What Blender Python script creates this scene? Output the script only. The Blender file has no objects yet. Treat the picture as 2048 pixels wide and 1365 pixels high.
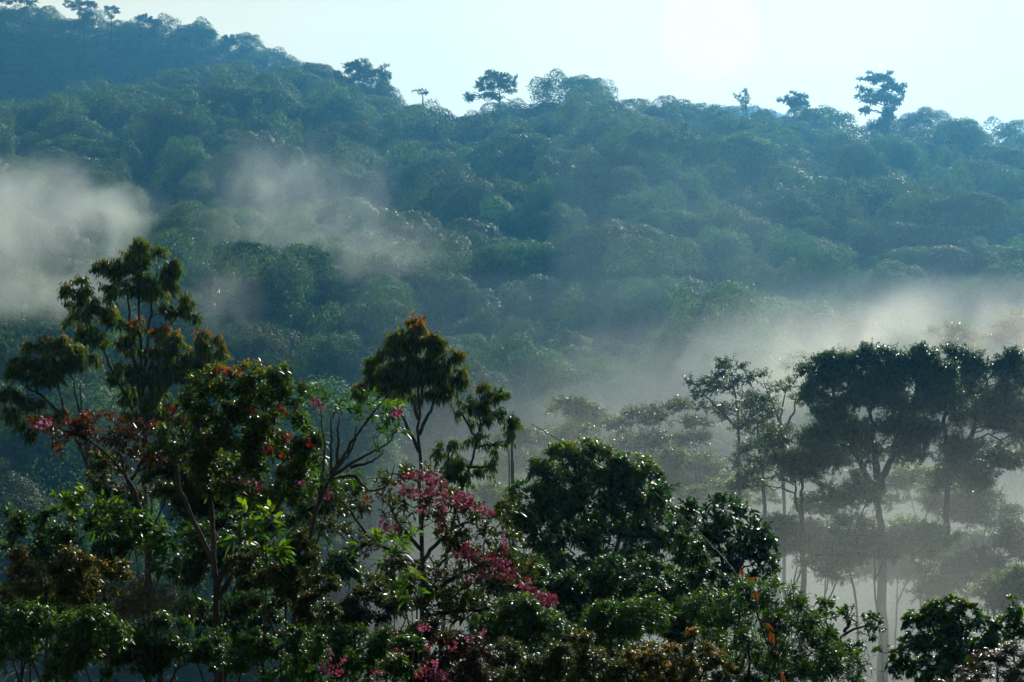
import bpy, math, random
import numpy as np
from mathutils import Vector

R = math.radians
scene = bpy.context.scene
col = scene.collection

# ------------------------------------------------------------------ camera, light, sky, exposure
FPX = 3822.0                      # focal length in pixels of the 2048-wide photograph
cam_d = bpy.data.cameras.new('camera')
cam_d.sensor_width = 36.0
cam_d.lens = 36.0 * FPX / 2048.0
cam_d.clip_start = 0.5
cam_d.clip_end = 9000.0
cam = bpy.data.objects.new('camera', cam_d)
cam.location = (0, 0, 0)
cam.rotation_euler = (R(90), 0, 0)
col.objects.link(cam)
scene.camera = cam

SUN_EL, SUN_AZ = 28.0, 21.0       # degrees; azimuth measured from +Y (view direction) towards +X
sun_d = bpy.data.lights.new('sun', 'SUN')
sun_d.energy = 5.0
sun_d.angle = R(0.5)
sun_d.color = (1.0, 0.95, 0.85)
sun = bpy.data.objects.new('sun', sun_d)
sdir = Vector((math.sin(R(SUN_AZ)) * math.cos(R(SUN_EL)), math.cos(R(SUN_AZ)) * math.cos(R(SUN_EL)), math.sin(R(SUN_EL))))
sun.rotation_euler = sdir.to_track_quat('Z', 'Y').to_euler()
col.objects.link(sun)

world = bpy.data.worlds.new('World')
scene.world = world
world.use_nodes = True
wn = world.node_tree
for n in list(wn.nodes): wn.nodes.remove(n)
wo = wn.nodes.new('ShaderNodeOutputWorld')
wb = wn.nodes.new('ShaderNodeBackground')
sky = wn.nodes.new('ShaderNodeTexSky')
sky.sky_type = 'NISHITA'
sky.sun_disc = False
sky.sun_elevation = R(SUN_EL)
sky.sun_rotation = R(SUN_AZ)
sky.air_density = 1.3
sky.dust_density = 0.8
sky.ozone_density = 2.5
tint = wn.nodes.new('ShaderNodeMix'); tint.data_type = 'RGBA'; tint.blend_type = 'MULTIPLY'
tint.inputs[0].default_value = 1.0
tint.inputs[7].default_value = (0.93, 1.0, 0.93, 1)
wn.links.new(sky.outputs[0], tint.inputs[6])
# the humid air low over the horizon whitens the sky, with faint high cloud and a soft glow and pale disc painted in, well below the real sun
wg = wn.nodes.new('ShaderNodeTexCoord'); wsx = wn.nodes.new('ShaderNodeSeparateXYZ')
wn.links.new(wg.outputs['Generated'], wsx.inputs[0])
wr = wn.nodes.new('ShaderNodeMapRange'); wr.interpolation_type = 'SMOOTHSTEP'
wr.inputs[1].default_value = .12; wr.inputs[2].default_value = .38; wr.inputs[3].default_value = .97; wr.inputs[4].default_value = 0
wn.links.new(wsx.outputs['Z'], wr.inputs[0])
wns = wn.nodes.new('ShaderNodeTexNoise'); wns.inputs['Scale'].default_value = 3.5; wns.inputs['Detail'].default_value = 5
wmp = wn.nodes.new('ShaderNodeMapping'); wmp.inputs['Scale'].default_value = (1, 1, 4)
wn.links.new(wg.outputs['Generated'], wmp.inputs[0]); wn.links.new(wmp.outputs[0], wns.inputs['Vector'])
wc = wn.nodes.new('ShaderNodeMapRange'); wc.inputs[1].default_value = .3; wc.inputs[2].default_value = .7; wc.inputs[3].default_value = .95; wc.inputs[4].default_value = 1.05
wn.links.new(wns.outputs['Fac'], wc.inputs[0])
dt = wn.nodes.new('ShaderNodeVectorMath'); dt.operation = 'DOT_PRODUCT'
gd = Vector((.1036, 1.0, .163)).normalized(); dt.inputs[1].default_value = gd  # centre of the painted glow and disc; the sun lamp points from elsewhere
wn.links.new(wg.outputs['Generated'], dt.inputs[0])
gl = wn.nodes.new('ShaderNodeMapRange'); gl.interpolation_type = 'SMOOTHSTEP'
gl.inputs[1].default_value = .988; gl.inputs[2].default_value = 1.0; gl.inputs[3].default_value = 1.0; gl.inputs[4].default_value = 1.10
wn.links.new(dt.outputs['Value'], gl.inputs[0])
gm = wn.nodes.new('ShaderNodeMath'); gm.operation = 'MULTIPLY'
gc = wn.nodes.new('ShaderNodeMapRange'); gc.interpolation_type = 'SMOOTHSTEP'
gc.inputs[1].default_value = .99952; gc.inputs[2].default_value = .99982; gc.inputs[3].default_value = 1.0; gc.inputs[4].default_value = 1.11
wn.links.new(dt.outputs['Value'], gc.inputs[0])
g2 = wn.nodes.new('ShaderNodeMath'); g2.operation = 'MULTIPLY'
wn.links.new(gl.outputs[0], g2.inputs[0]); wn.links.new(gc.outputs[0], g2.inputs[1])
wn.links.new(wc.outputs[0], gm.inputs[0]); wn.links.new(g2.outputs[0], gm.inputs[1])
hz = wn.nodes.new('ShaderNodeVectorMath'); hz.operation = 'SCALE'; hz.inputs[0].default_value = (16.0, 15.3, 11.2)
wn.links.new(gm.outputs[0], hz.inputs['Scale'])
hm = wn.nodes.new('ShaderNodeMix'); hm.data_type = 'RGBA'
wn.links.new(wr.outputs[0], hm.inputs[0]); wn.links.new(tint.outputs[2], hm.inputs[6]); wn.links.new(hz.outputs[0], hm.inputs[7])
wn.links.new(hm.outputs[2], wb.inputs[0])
wb.inputs[1].default_value = 0.055
wn.links.new(wb.outputs[0], wo.inputs[0])

scene.view_settings.view_transform = 'Standard'
scene.view_settings.look = 'None'
scene.view_settings.gamma = 1.0
scene.view_settings.exposure = 0.3

cy = scene.cycles
cy.max_bounces = 4
cy.diffuse_bounces = 1
cy.glossy_bounces = 1
cy.transmission_bounces = 1
cy.volume_bounces = 0
cy.transparent_max_bounces = 6
cy.use_adaptive_sampling = True
cy.adaptive_threshold = 0.04
cy.adaptive_min_samples = 16
cy.use_denoising = True
cy.volume_step_rate = 1.0
cy.volume_max_steps = 96
cy.caustics_reflective = False
cy.caustics_refractive = False
cy.sample_clamp_indirect = 3.0
scene.cycles.denoiser = 'OPENIMAGEDENOISE'

rng = np.random.default_rng(7)
def at(px, py, d):
    """world point seen at pixel (px, py) of the photograph, d metres away along the view axis"""
    return np.array([(px - 1024.0) / FPX * d, d, (682.5 - py) / FPX * d])

# ------------------------------------------------------------------ tagging and mesh helpers
def tag(o, label=None, cat=None, group=None, kind=None):
    if label: o['label'] = label
    if cat: o['category'] = cat
    if group: o['group'] = group
    if kind: o['kind'] = kind
    return o
def empty(name, loc, rz=0.0):
    o = bpy.data.objects.new(name, None)
    o.location = Vector([float(v) for v in loc]); o.rotation_euler = (0, 0, rz)
    o.empty_display_size = 0.3
    col.objects.link(o)
    return o
def nrmz(a): return a / np.maximum(np.linalg.norm(a, axis=-1, keepdims=True), 1e-9)

class MB:
    """collects triangles with a per-vertex tint value and links them as ONE mesh object"""
    def __init__(s): s.v, s.f, s.t, s.n = [], [], [], 0
    def add(s, v, f, t=0.5):
        v = np.asarray(v, np.float32); f = np.asarray(f, np.int64)
        s.v.append(v); s.f.append(f + s.n)
        s.t.append(np.full(len(v), t, np.float32) if np.isscalar(t) else np.asarray(t, np.float32))
        s.n += len(v)
    def mesh(s, name, mat, smooth=False, offset=None):
        v = np.concatenate(s.v) if s.v else np.zeros((0, 3), np.float32)
        f = np.concatenate(s.f) if s.f else np.zeros((0, 3), np.int64)
        t = np.concatenate(s.t) if s.t else np.zeros(0, np.float32)
        if offset is not None: v = v - np.asarray(offset, np.float32)
        me = bpy.data.meshes.new(name)
        me.vertices.add(len(v)); me.vertices.foreach_set('co', v.ravel().astype(np.float32))
        me.loops.add(len(f) * 3); me.loops.foreach_set('vertex_index', f.ravel().astype(np.int32))
        me.polygons.add(len(f))
        me.polygons.foreach_set('loop_start', np.arange(0, len(f) * 3, 3, dtype=np.int32))
        if smooth: me.polygons.foreach_set('use_smooth', np.ones(len(f), bool))
        a = me.attributes.new('tint', 'FLOAT', 'POINT'); a.data.foreach_set('value', t)
        me.update(calc_edges=True)
        me.materials.append(mat)
        return me
    def build(s, name, mat, parent=None, smooth=False, offset=None):
        if parent is not None and offset is None: offset = np.array(parent.location)
        o = bpy.data.objects.new(name, s.mesh(name, mat, smooth, offset))
        col.objects.link(o)
        if parent is not None: o.parent = parent
        elif offset is not None: o.location = Vector([float(q) for q in offset])
        return o

# leaves ------------------------------------------------------------
def leaf_arrays(p, ax, nr, L, W, fold=0.15, droop=0.0, lod=0):
    """p base, ax direction, nr face normal, L length, W width (arrays) -> verts, tris, verts per leaf"""
    n = len(p)
    ax = nrmz(ax); sd = nrmz(np.cross(ax, nr)); nn = np.cross(sd, ax)
    L = L[:, None]; W = W[:, None]
    down = np.array([0, 0, -1.0])
    if lod == 0:
        mid = p + ax * L * 0.45
        v = np.stack([p, mid + sd * W * .5 + nn * W * fold, p + ax * L + down * L * droop, mid - sd * W * .5 + nn * W * fold], 1)
        tri = np.array([[0, 1, 2], [0, 2, 3]])
        k = 4
    else:
        m1 = p + ax * L * .28 + down * L * droop * .06
        m2 = p + ax * L * .64 + down * L * droop * .4
        tp = p + ax * L + down * L * droop
        f1 = nn * W * fold
        v = np.stack([p, m1 + sd * W * .46 + f1, m1, m1 - sd * W * .46 + f1, m2 + sd * W * .40 + f1, m2, m2 - sd * W * .40 + f1, tp], 1)
        tri = np.array([[0, 1, 2], [0, 2, 3], [1, 4, 5], [1, 5, 2], [2, 5, 6], [2, 6, 3], [4, 7, 5], [5, 7, 6]])
        k = 8
    f = (tri[None] + (np.arange(n) * k)[:, None, None]).reshape(-1, 3)
    return v.reshape(-1, 3), f, k

def rand_unit(n, r=None):
    r = r or rng
    return nrmz(r.normal(size=(n, 3)))

def tube(pts, rad, sides=6, jit=0.0):
    pts = np.asarray(pts, float); rad = np.asarray(rad, float)
    n = len(pts)
    d = np.gradient(pts, axis=0); d = nrmz(d)
    ref = np.array([0.31, 0.17, 0.93]) if abs(d[:, 2]).mean() < 0.8 else np.array([0.95, 0.3, 0.05])
    s = nrmz(np.cross(d, ref)); u = np.cross(s, d)
    a = np.arange(sides) * 2 * math.pi / sides
    ring = (np.cos(a)[None, :, None] * s[:, None] + np.sin(a)[None, :, None] * u[:, None]) * rad[:, None, None]
    v = (pts[:, None] + ring).reshape(-1, 3)
    f = []
    for i in range(n - 1):
        for j in range(sides):
            a0, a1 = i * sides + j, i * sides + (j + 1) % sides
            b0, b1 = a0 + sides, a1 + sides
            f += [[a0, a1, b1], [a0, b1, b0]]
    e = (n - 1) * sides
    for j in range(1, sides - 1): f.append([e, e + j, e + j + 1])
    for j in range(1, sides - 1): f.append([0, j + 1, j])
    return v, np.array(f)

def twigs_tris(a, b, r):
    """thin 3-sided spikes from a to b, vectorised"""
    n = len(a); d = nrmz(b - a)
    s = nrmz(np.cross(d, np.array([.3, .2, .93]))); u = np.cross(s, d)
    r = np.asarray(r).reshape(-1, 1)
    ring = [a + (math.cos(t) * s + math.sin(t) * u) * r for t in (0, 2.094, 4.189)]
    v = np.stack(ring + [b], 1)
    tri = np.array([[0, 1, 3], [1, 2, 3], [2, 0, 3]])
    f = (tri[None] + (np.arange(n) * 4)[:, None, None]).reshape(-1, 3)
    return v.reshape(-1, 3), f

def curve_pts(a, b, n=7, sag=0.0, wob=0.05, r=None):
    r = r or rng
    a = np.asarray(a, float); b = np.asarray(b, float)
    t = np.linspace(0, 1, n)[:, None]
    L = np.linalg.norm(b - a)
    p = a + (b - a) * t
    p[:, 2] += (np.sin(t[:, 0] * math.pi)) * sag * L
    w = r.normal(size=(n, 3)) * wob * L; w[0] = 0; w[-1] = 0
    return p + w * np.sin(t * math.pi)

# value noise for terrain
_perm = np.random.default_rng(3).random((256, 256)).astype(np.float64)
def vnoise(x, y, s):
    x = x / s; y = y / s
    xi = np.floor(x).astype(int); yi = np.floor(y).astype(int)
    fx = x - xi; fy = y - yi
    fx = fx * fx * (3 - 2 * fx); fy = fy * fy * (3 - 2 * fy)
    g = lambda i, j: _perm[i % 256, j % 256]
    return (g(xi, yi) * (1 - fx) + g(xi + 1, yi) * fx) * (1 - fy) + (g(xi, yi + 1) * (1 - fx) + g(xi + 1, yi + 1) * fx) * fy - 0.5

# ------------------------------------------------------------------ materials
def nodes_of(name):
    m = bpy.data.materials.new(name); m.use_nodes = True
    nt = m.node_tree
    for n in list(nt.nodes): nt.nodes.remove(n)
    out = nt.nodes.new('ShaderNodeOutputMaterial')
    return m, nt, out

def leaf_mat(name, ramp, rough=0.35, spec=0.5, trans=0.35, tcol=1.6, obj_var=0.25, noise_scale=0.0, tmul=(1.15, 1.2, .35)):
    """ramp: list of (position, rgb) over the per-leaf tint; glossy cuticle over diffuse and translucent tissue"""
    m, nt, out = nodes_of(name)
    at_ = nt.nodes.new('ShaderNodeAttribute'); at_.attribute_name = 'tint'
    cr = nt.nodes.new('ShaderNodeValToRGB')
    els = cr.color_ramp.elements
    while len(els) > 1: els.remove(els[-1])
    els[0].position = ramp[0][0]; els[0].color = (*ramp[0][1], 1)
    for p, c in ramp[1:]:
        e = els.new(p); e.color = (*c, 1)
    nt.links.new(at_.outputs['Fac'], cr.inputs[0])
    hsv = nt.nodes.new('ShaderNodeHueSaturation')
    nt.links.new(cr.outputs[0], hsv.inputs['Color'])
    oi = nt.nodes.new('ShaderNodeObjectInfo')
    mr = nt.nodes.new('ShaderNodeMapRange')
    mr.inputs[3].default_value = 1 - obj_var; mr.inputs[4].default_value = 1 + obj_var
    nt.links.new(oi.outputs['Random'], mr.inputs[0])
    if noise_scale:
        geo = nt.nodes.new('ShaderNodeNewGeometry')
        nz = nt.nodes.new('ShaderNodeTexNoise'); nz.inputs['Scale'].default_value = noise_scale; nz.inputs['Detail'].default_value = 2
        nt.links.new(geo.outputs['Position'], nz.inputs['Vector'])
        mm = nt.nodes.new('ShaderNodeMath'); mm.operation = 'MULTIPLY_ADD'
        mm.inputs[1].default_value = 1.6; mm.inputs[2].default_value = 0.2
        nt.links.new(nz.outputs['Fac'], mm.inputs[0])
        m2 = nt.nodes.new('ShaderNodeMath'); m2.operation = 'MULTIPLY'
        nt.links.new(mr.outputs[0], m2.inputs[0]); nt.links.new(mm.outputs[0], m2.inputs[1])
        nt.links.new(m2.outputs[0], hsv.inputs['Value'])
    else:
        nt.links.new(mr.outputs[0], hsv.inputs['Value'])
    mh = nt.nodes.new('ShaderNodeMapRange'); mh.inputs[3].default_value = 0.5 - obj_var * .1; mh.inputs[4].default_value = 0.5 + obj_var * .1
    nt.links.new(oi.outputs['Random'], mh.inputs[0]); nt.links.new(mh.outputs[0], hsv.inputs['Hue'])
    pr = nt.nodes.new('ShaderNodeBsdfPrincipled')
    pr.inputs['Roughness'].default_value = rough
    pr.inputs['Specular IOR Level'].default_value = spec
    nt.links.new(hsv.outputs[0], pr.inputs['Base Color'])
    tr = nt.nodes.new('ShaderNodeBsdfTranslucent')
    mt = nt.nodes.new('ShaderNodeMix'); mt.data_type = 'RGBA'; mt.blend_type = 'MULTIPLY'; mt.inputs[0].default_value = 1
    mt.inputs[7].default_value = (tcol * tmul[0], tcol * tmul[1], tcol * tmul[2], 1)
    nt.links.new(hsv.outputs[0], mt.inputs[6]); nt.links.new(mt.outputs[2], tr.inputs[0])
    mx = nt.nodes.new('ShaderNodeMixShader'); mx.inputs[0].default_value = trans
    nt.links.new(pr.outputs[0], mx.inputs[1]); nt.links.new(tr.outputs[0], mx.inputs[2])
    nt.links.new(mx.outputs[0], out.inputs[0])
    return m

def bark_mat(name, c1, c2, scale=6.0, rough=0.85):
    m, nt, out = nodes_of(name)
    pr = nt.nodes.new('ShaderNodeBsdfPrincipled'); pr.inputs['Roughness'].default_value = rough; pr.inputs['Specular IOR Level'].default_value = .15
    tc = nt.nodes.new('ShaderNodeTexCoord')
    mp = nt.nodes.new('ShaderNodeMapping'); mp.inputs['Scale'].default_value = (1, 1, 0.25)
    nz = nt.nodes.new('ShaderNodeTexNoise'); nz.inputs['Scale'].default_value = scale; nz.inputs['Detail'].default_value = 5
    cr = nt.nodes.new('ShaderNodeValToRGB')
    cr.color_ramp.elements[0].position = .35; cr.color_ramp.elements[0].color = (*c1, 1)
    cr.color_ramp.elements[1].position = .7; cr.color_ramp.elements[1].color = (*c2, 1)
    bp = nt.nodes.new('ShaderNodeBump'); bp.inputs['Strength'].default_value = .5; bp.inputs['Distance'].default_value = .02
    nt.links.new(tc.outputs['Object'], mp.inputs[0]); nt.links.new(mp.outputs[0], nz.inputs['Vector'])
    nt.links.new(nz.outputs['Fac'], cr.inputs[0]); nt.links.new(cr.outputs[0], pr.inputs['Base Color'])
    nt.links.new(nz.outputs['Fac'], bp.inputs['Height']); nt.links.new(bp.outputs[0], pr.inputs['Normal'])
    nt.links.new(pr.outputs[0], out.inputs[0])
    return m

M = {}
M['hill'] = leaf_mat('hill_leaves', [(0, (.022, .045, .018)), (.5, (.035, .07, .02)), (.85, (.06, .095, .022)), (1, (.10, .085, .03))], .55, .2, .45, 2.6, .35, tmul=(1.1, 1.1, .5))
M['hill_gloss'] = leaf_mat('silvery_leaves', [(0, (.03, .055, .03)), (.6, (.05, .08, .04)), (1, (.09, .11, .06))], .45, .32, .38, 1.9, .3)
M['forest'] = leaf_mat('forest_leaves', [(0, (.022, .045, .018)), (.5, (.035, .07, .02)), (.85, (.06, .095, .022)), (1, (.10, .085, .03))], .55, .2, .45, 2.6, 0.0, 0.09, tmul=(1.1, 1.1, .5))
M['grove'] = leaf_mat('grove_leaves', [(0, (.02, .045, .012)), (.6, (.035, .07, .015)), (1, (.07, .10, .02))], .33, .35, .36, 2.0, .15)
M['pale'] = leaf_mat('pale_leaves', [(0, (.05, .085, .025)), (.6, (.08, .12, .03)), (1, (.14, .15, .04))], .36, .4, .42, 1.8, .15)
M['bark'] = bark_mat('dark_bark', (.016, .013, .010), (.055, .045, .036))
M['bark_pale'] = bark_mat('pale_bark', (.07, .06, .05), (.16, .14, .12))

def ground_mat():
    m, nt, out = nodes_of('forest_floor')
    pr = nt.nodes.new('ShaderNodeBsdfPrincipled'); pr.inputs['Roughness'].default_value = .95
    geo = nt.nodes.new('ShaderNodeNewGeometry')
    nz = nt.nodes.new('ShaderNodeTexNoise'); nz.inputs['Scale'].default_value = .8; nz.inputs['Detail'].default_value = 6
    cr = nt.nodes.new('ShaderNodeValToRGB')
    cr.color_ramp.elements[0].position = .3; cr.color_ramp.elements[0].color = (.015, .02, .010, 1)
    cr.color_ramp.elements[1].position = .75; cr.color_ramp.elements[1].color = (.035, .045, .018, 1)
    nt.links.new(geo.outputs['Position'], nz.inputs['Vector']); nt.links.new(nz.outputs['Fac'], cr.inputs[0])
    nt.links.new(cr.outputs[0], pr.inputs['Base Color']); nt.links.new(pr.outputs[0], out.inputs[0])
    return m
M['ground'] = ground_mat()

# ------------------------------------------------------------------ terrain
RX = np.array([-700, -300, -204, -118, -84, -65, -45, -21, 4, 18, 38, 50, 94, 110, 134, 146, 166, 300, 700.])
RH = np.array([60, 82, 95, 112, 113, 107, 92, 80, 84, 92, 86, 82, 75.5, 73, 75, 73, 75, 70, 40.]) - 12.5
RY = np.array([800, 780, 760, 760, 755, 740, 700, 650, 645, 640, 640, 640, 620, 620, 620, 620, 620, 620, 640.])
AX = np.array([-900, -400, -308, -248, -188, -158, -128, -60, 50, 700.]) * .835
AH = np.array([120, 205, 199, 190, 184, 173, 165, 120, 40, 10.]) * .835 - 5
NY = np.array([-60, 0, 12, 25, 45, 80, 130, 200.])
NH = np.array([6, -2.2, -4.6, -8.6, -15.5, -24, -31, -35.])
def ground_h(x, y):
    x = np.asarray(x, float); y = np.asarray(y, float)
    rh = np.interp(x, RX, RH); ry = np.interp(x, RX, RY)
    near = np.interp(y, NY, NH)
    # the right bank of the valley stands higher
    near = near + np.clip((x - 8) / 60, 0, 1) * np.exp(-((y - 130) / 70) ** 2) * 9
    t = np.clip((y - 200) / (ry - 200), 0, 1)
    hill = near + (rh - near) * (t ** 1.06)
    bump = (vnoise(x + 900, y * .6 + 90, 95) * 15 + vnoise(x + 300, y * .8, 38) * 8) * np.sin(np.clip(t, 0, 1) * math.pi) ** .8
    hill = hill + bump
    back = rh - np.clip(y - ry, 0, None) * .42
    h = np.where(y < ry, hill, np.maximum(back, -5))
    a = np.interp(x, AX, AH)
    ta = np.clip((y - 795) / 165, 0, 1)
    A = np.where(y < 960, 20 + (a - 20) * ta, a - (y - 960) * .35)
    h = np.where(y > 790, np.maximum(h, A + vnoise(x, y, 60) * 8 * (ta < 1)), h)
    far = 196 * np.exp(-((x - 185) / 190) ** 2 - ((y - 1560) / 130) ** 2)
    h = np.where(y > 1250, np.maximum(h, far - 4), h)
    return h
gx = np.concatenate([np.linspace(-880, -260, 32)[:-1], np.linspace(-260, 230, 124), np.linspace(230, 880, 34)[1:]])
gy = np.concatenate([np.linspace(-50, 200, 64)[:-1], np.linspace(200, 820, 124), np.linspace(820, 1760, 80)[1:]])
GX, GY = np.meshgrid(gx, gy)
GZ = ground_h(GX, GY)
mb = MB()
nx = len(gx); ii, jj = np.meshgrid(np.arange(len(gy) - 1), np.arange(nx - 1), indexing='ij')
a = (ii * nx + jj).ravel()
mb.add(np.stack([GX.ravel(), GY.ravel(), GZ.ravel()], 1), np.concatenate([np.stack([a, a + 1, a + nx + 1], 1), np.stack([a, a + nx + 1, a + nx], 1)]))
tag(mb.build('hills', M['ground'], smooth=True), kind='structure')
# ------------------------------------------------------------------ hillside trees
def crown_tris(kind, seed, nleaf, ls):
    """leaf clumps of one hillside crown about 13 m tall and 13 m wide, base at the origin; returns MB. The crown is one or a few
    big rounded masses whose surface is broken into cauliflower-like tufts."""
    r = np.random.default_rng(seed)
    E = []   # cx, cy, cz, rx, rz, lowest direction
    if kind == 'dome':
        E.append((0, 0, 5.2, 5.6, 7.2, -.5))
        for i in range(r.integers(2, 6)):
            th = r.uniform(0, 6.28); E.append((math.cos(th) * 3.9, math.sin(th) * 3.9, r.uniform(3.5, 8), r.uniform(2.2, 3.4), r.uniform(2.4, 3.8), -.5))
    elif kind == 'flat':
        E.append((0, 0, 8.2, 6.6, 3.8, -.3)); th = r.uniform(0, 6.28)
        E.append((math.cos(th) * 3.5, math.sin(th) * 3.8, 8.6, 4.0, 3.0, -.3)); E.append((-math.cos(th) * 3, -math.sin(th) * 3, 4.0, 3.6, 3.4, -.4))
    elif kind == 'draped':
        E.append((0, 0, 5.5, 3.4, 8.0, -.8)); th = r.uniform(0, 6.28)
        E.append((math.cos(th) * 2.6, math.sin(th) * 2.6, 3.0, 2.8, 5, -.6))
    else:
        for i in range(6):
            th = i * 1.05 + r.uniform(-.4, .4); q = r.uniform(1.2, 4.6)
            E.append((math.cos(th) * q, math.sin(th) * q, r.uniform(4.5, 10.5), r.uniform(1.9, 3.2), r.uniform(1.6, 3.0), -.5))
        E.append((0, 0, 4.2, 3.6, 4.6, -.5))
    E = np.array(E, float)
    w = E[:, 3] * (E[:, 3] + E[:, 4]); w /= w.sum()
    idx = r.choice(len(E), nleaf, p=w)
    d = rand_unit(nleaf, r); lo = E[idx, 5]
    d[:, 2] = np.where(d[:, 2] < lo, np.abs(d[:, 2]), d[:, 2]); d = nrmz(d)
    # tufts: each leaf takes the bulge of its nearest tuft direction
    nb = 44
    B = rand_unit(nb * len(E), r).reshape(len(E), nb, 3); Bs = r.uniform(.2, .48, (len(E), nb)); Bh = r.uniform(.6, 1.25, (len(E), nb))
    fac = np.zeros(nleaf); tn = np.zeros((nleaf, 3)); tt = np.zeros(nleaf)
    for e in range(len(E)):
        m = np.where(idx == e)[0]
        if not len(m): continue
        sc = (E[e, 3] / 6.0) ** .6
        ang = np.arccos(np.clip(d[m] @ B[e].T, -1, 1)) / (Bs[e] / sc)
        h = np.sqrt(np.clip(1 - ang ** 2, 0, 1)) * Bs[e] * .95 / sc * Bh[e]
        k = h.argmax(1); fac[m] = .76 + h.max(1); dv = d[m] - B[e][k]
        tn[m] = dv * 2.2 * (h.max(1) > 0)[:, None]; tt[m] = (k * 7919 % 13) / 13.0
    q = 1 - .13 * r.random(nleaf) ** 2 + .03 * r.normal(size=nleaf)
    c = E[idx]
    p = c[:, :3] + d * np.stack([c[:, 3], c[:, 3], c[:, 4]], 1) * (q * fac)[:, None]
    nr = nrmz(d + tn + r.normal(size=(nleaf, 3)) * .42)
    ax = nrmz(np.cross(nr, r.normal(size=(nleaf, 3))) + np.array([0, 0, -.25]))
    L = ls * r.uniform(.7, 1.5, nleaf); W = L * r.uniform(.45, .75, nleaf)
    v, f, k = leaf_arrays(p, ax, nr, L, W, .10, .12, 0)
    t = np.clip(r.normal(.42, .15, nleaf) + (tt - .5) * .25, 0, 1)
    m = MB(); m.add(v, f, np.repeat(t, k)); return m

def trunk_tris(seed, tall=5.0):
    r = np.random.default_rng(seed); m = MB()
    base = curve_pts((0, 0, -1.5), (r.uniform(-.6, .6), r.uniform(-.6, .6), tall), 6, 0, .02, r)
    v, f = tube(base, np.linspace(.42, .2, 6), 7); m.add(v, f)
    for i in range(5):
        th = r.uniform(0, 2 * math.pi); s = base[r.integers(3, 6)]
        e = s + np.array([math.cos(th) * r.uniform(1, 2.4), math.sin(th) * r.uniform(1, 2.4), r.uniform(1, 2.4)])
        v, f = tube(curve_pts(s, e, 5, .05, .05, r), np.linspace(.16, .05, 5), 5); m.add(v, f)
    return m

KINDS = ['dome', 'dome', 'flat', 'dome', 'ragged', 'dome', 'draped', 'flat', 'ragged', 'dome', 'ragged', 'dome', 'dome', 'ragged']
NT = len(KINDS)
near_crown = [crown_tris(k, 50 + i, 20000, .25).mesh('crown', M['hill_gloss'] if i in (4, 8) else M['hill']) for i, k in enumerate(KINDS)]
near_trunk = [trunk_tris(80 + i).mesh('trunk', M['bark'], True) for i in range(4)]
far_src = []
for i, k in enumerate(KINDS):
    m = crown_tris(k, 150 + i, 5200, .42); far_src.append((np.concatenate(m.v), np.concatenate(m.f), np.concatenate(m.t)))

def scatter(y0, y1, sp, xlim, seed, jitter=.42):
    r = np.random.default_rng(seed); P = []
    y = y0; row = 0
    while y < y1:
        xs = np.arange(-xlim(y), xlim(y), sp) + (row % 2) * sp * .5
        for x in xs: P.append((x + r.uniform(-1, 1) * sp * jitter, y + r.uniform(-1, 1) * sp * jitter))
        y += sp * .86; row += 1
    return np.array(P)

hillP = scatter(205, 660, 14.0, lambda y: .285 * y + 14, 21)
leftP = scatter(660, 800, 13.4, lambda y: .285 * y + 14, 22)
leftP = leftP[(leftP[:, 1] < np.interp(leftP[:, 0], RX, RY) + 14)]
hillP = hillP[(hillP[:, 1] < np.interp(hillP[:, 0], RX, RY) + 14)]
farP = scatter(800, 975, 9.5, lambda y: .285 * y + 20, 23)
farP = farP[(farP[:, 0] < -100)]
allP = np.concatenate([hillP, leftP, farP])
rh = np.random.default_rng(5)
allS = np.where(rh.random(len(allP)) < .3, rh.uniform(1.3, 1.65, len(allP)), rh.uniform(.65, 1.3, len(allP))) * np.where(rh.random(len(allP)) < .06, 1.25, 1)
allR = rh.uniform(0, 2 * math.pi, len(allP))
allK = rh.integers(0, NT, len(allP))
allS = np.where(allK == 6, allS * .75, allS)
allK = np.where((allK == 6) & (allP[:, 1] > np.interp(allP[:, 0], RX, RY) - 45), 9, allK)
ZS = rh.uniform(.75, 1.4, len(allP)) * (.56 + .40 * allS) * np.where(allP[:, 1] > np.interp(allP[:, 0], RX, RY) - 70, .74, 1)
allZ = ground_h(allP[:, 0], allP[:, 1])
pxs = 1024 + allP[:, 0] / allP[:, 1] * FPX
pys = 682.5 - (allZ + 10 * ZS) / allP[:, 1] * FPX
infr = (pxs > -40) & (pxs < 2090)
# leave out those wholly below what the foreground lets through
show = infr & (pys < 1010)
size = allS / allP[:, 1]
order = [i for i in np.argsort(-size) if show[i]]
NEAR = set(order[:285])

def hill_label(px, py, k, s):
    look = {'dome': 'domed', 'flat': 'flat-topped', 'draped': 'creeper-draped', 'ragged': 'ragged'}[KINDS[k]]
    if k in (4, 8): look = 'silvery ' + look
    big = 'broad ' if s > 1.35 else ('small ' if s < .95 else '')
    return big + look
stuff = MB()
PAL = []
for i in range(len(allP)):
    if i in NEAR:
        e = empty('forest_tree', (allP[i, 0], allP[i, 1], allZ[i] - .3), allR[i])
        s = allS[i]; e.scale = (s, s, ZS[i])
        for nm, me in (('crown', near_crown[allK[i]]), ('trunk', near_trunk[i % 4])):
            o = bpy.data.objects.new(nm, me); o.parent = e; col.objects.link(o)
        PAL.append((pxs[i], pys[i], allK[i], s, e))
    else:
        if not infr[i] and abs(allP[i, 0]) > .30 * allP[i, 1] + 20: continue
        v, f, t = far_src[allK[i]]
        c, s_ = math.cos(allR[i]), math.sin(allR[i])
        vv = v * np.array([allS[i], allS[i], ZS[i]])
        vv = np.stack([vv[:, 0] * c - vv[:, 1] * s_, vv[:, 0] * s_ + vv[:, 1] * c, vv[:, 2]], 1) + np.array([allP[i, 0], allP[i, 1], allZ[i] - .3])
        stuff.add(vv, f, t)
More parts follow.
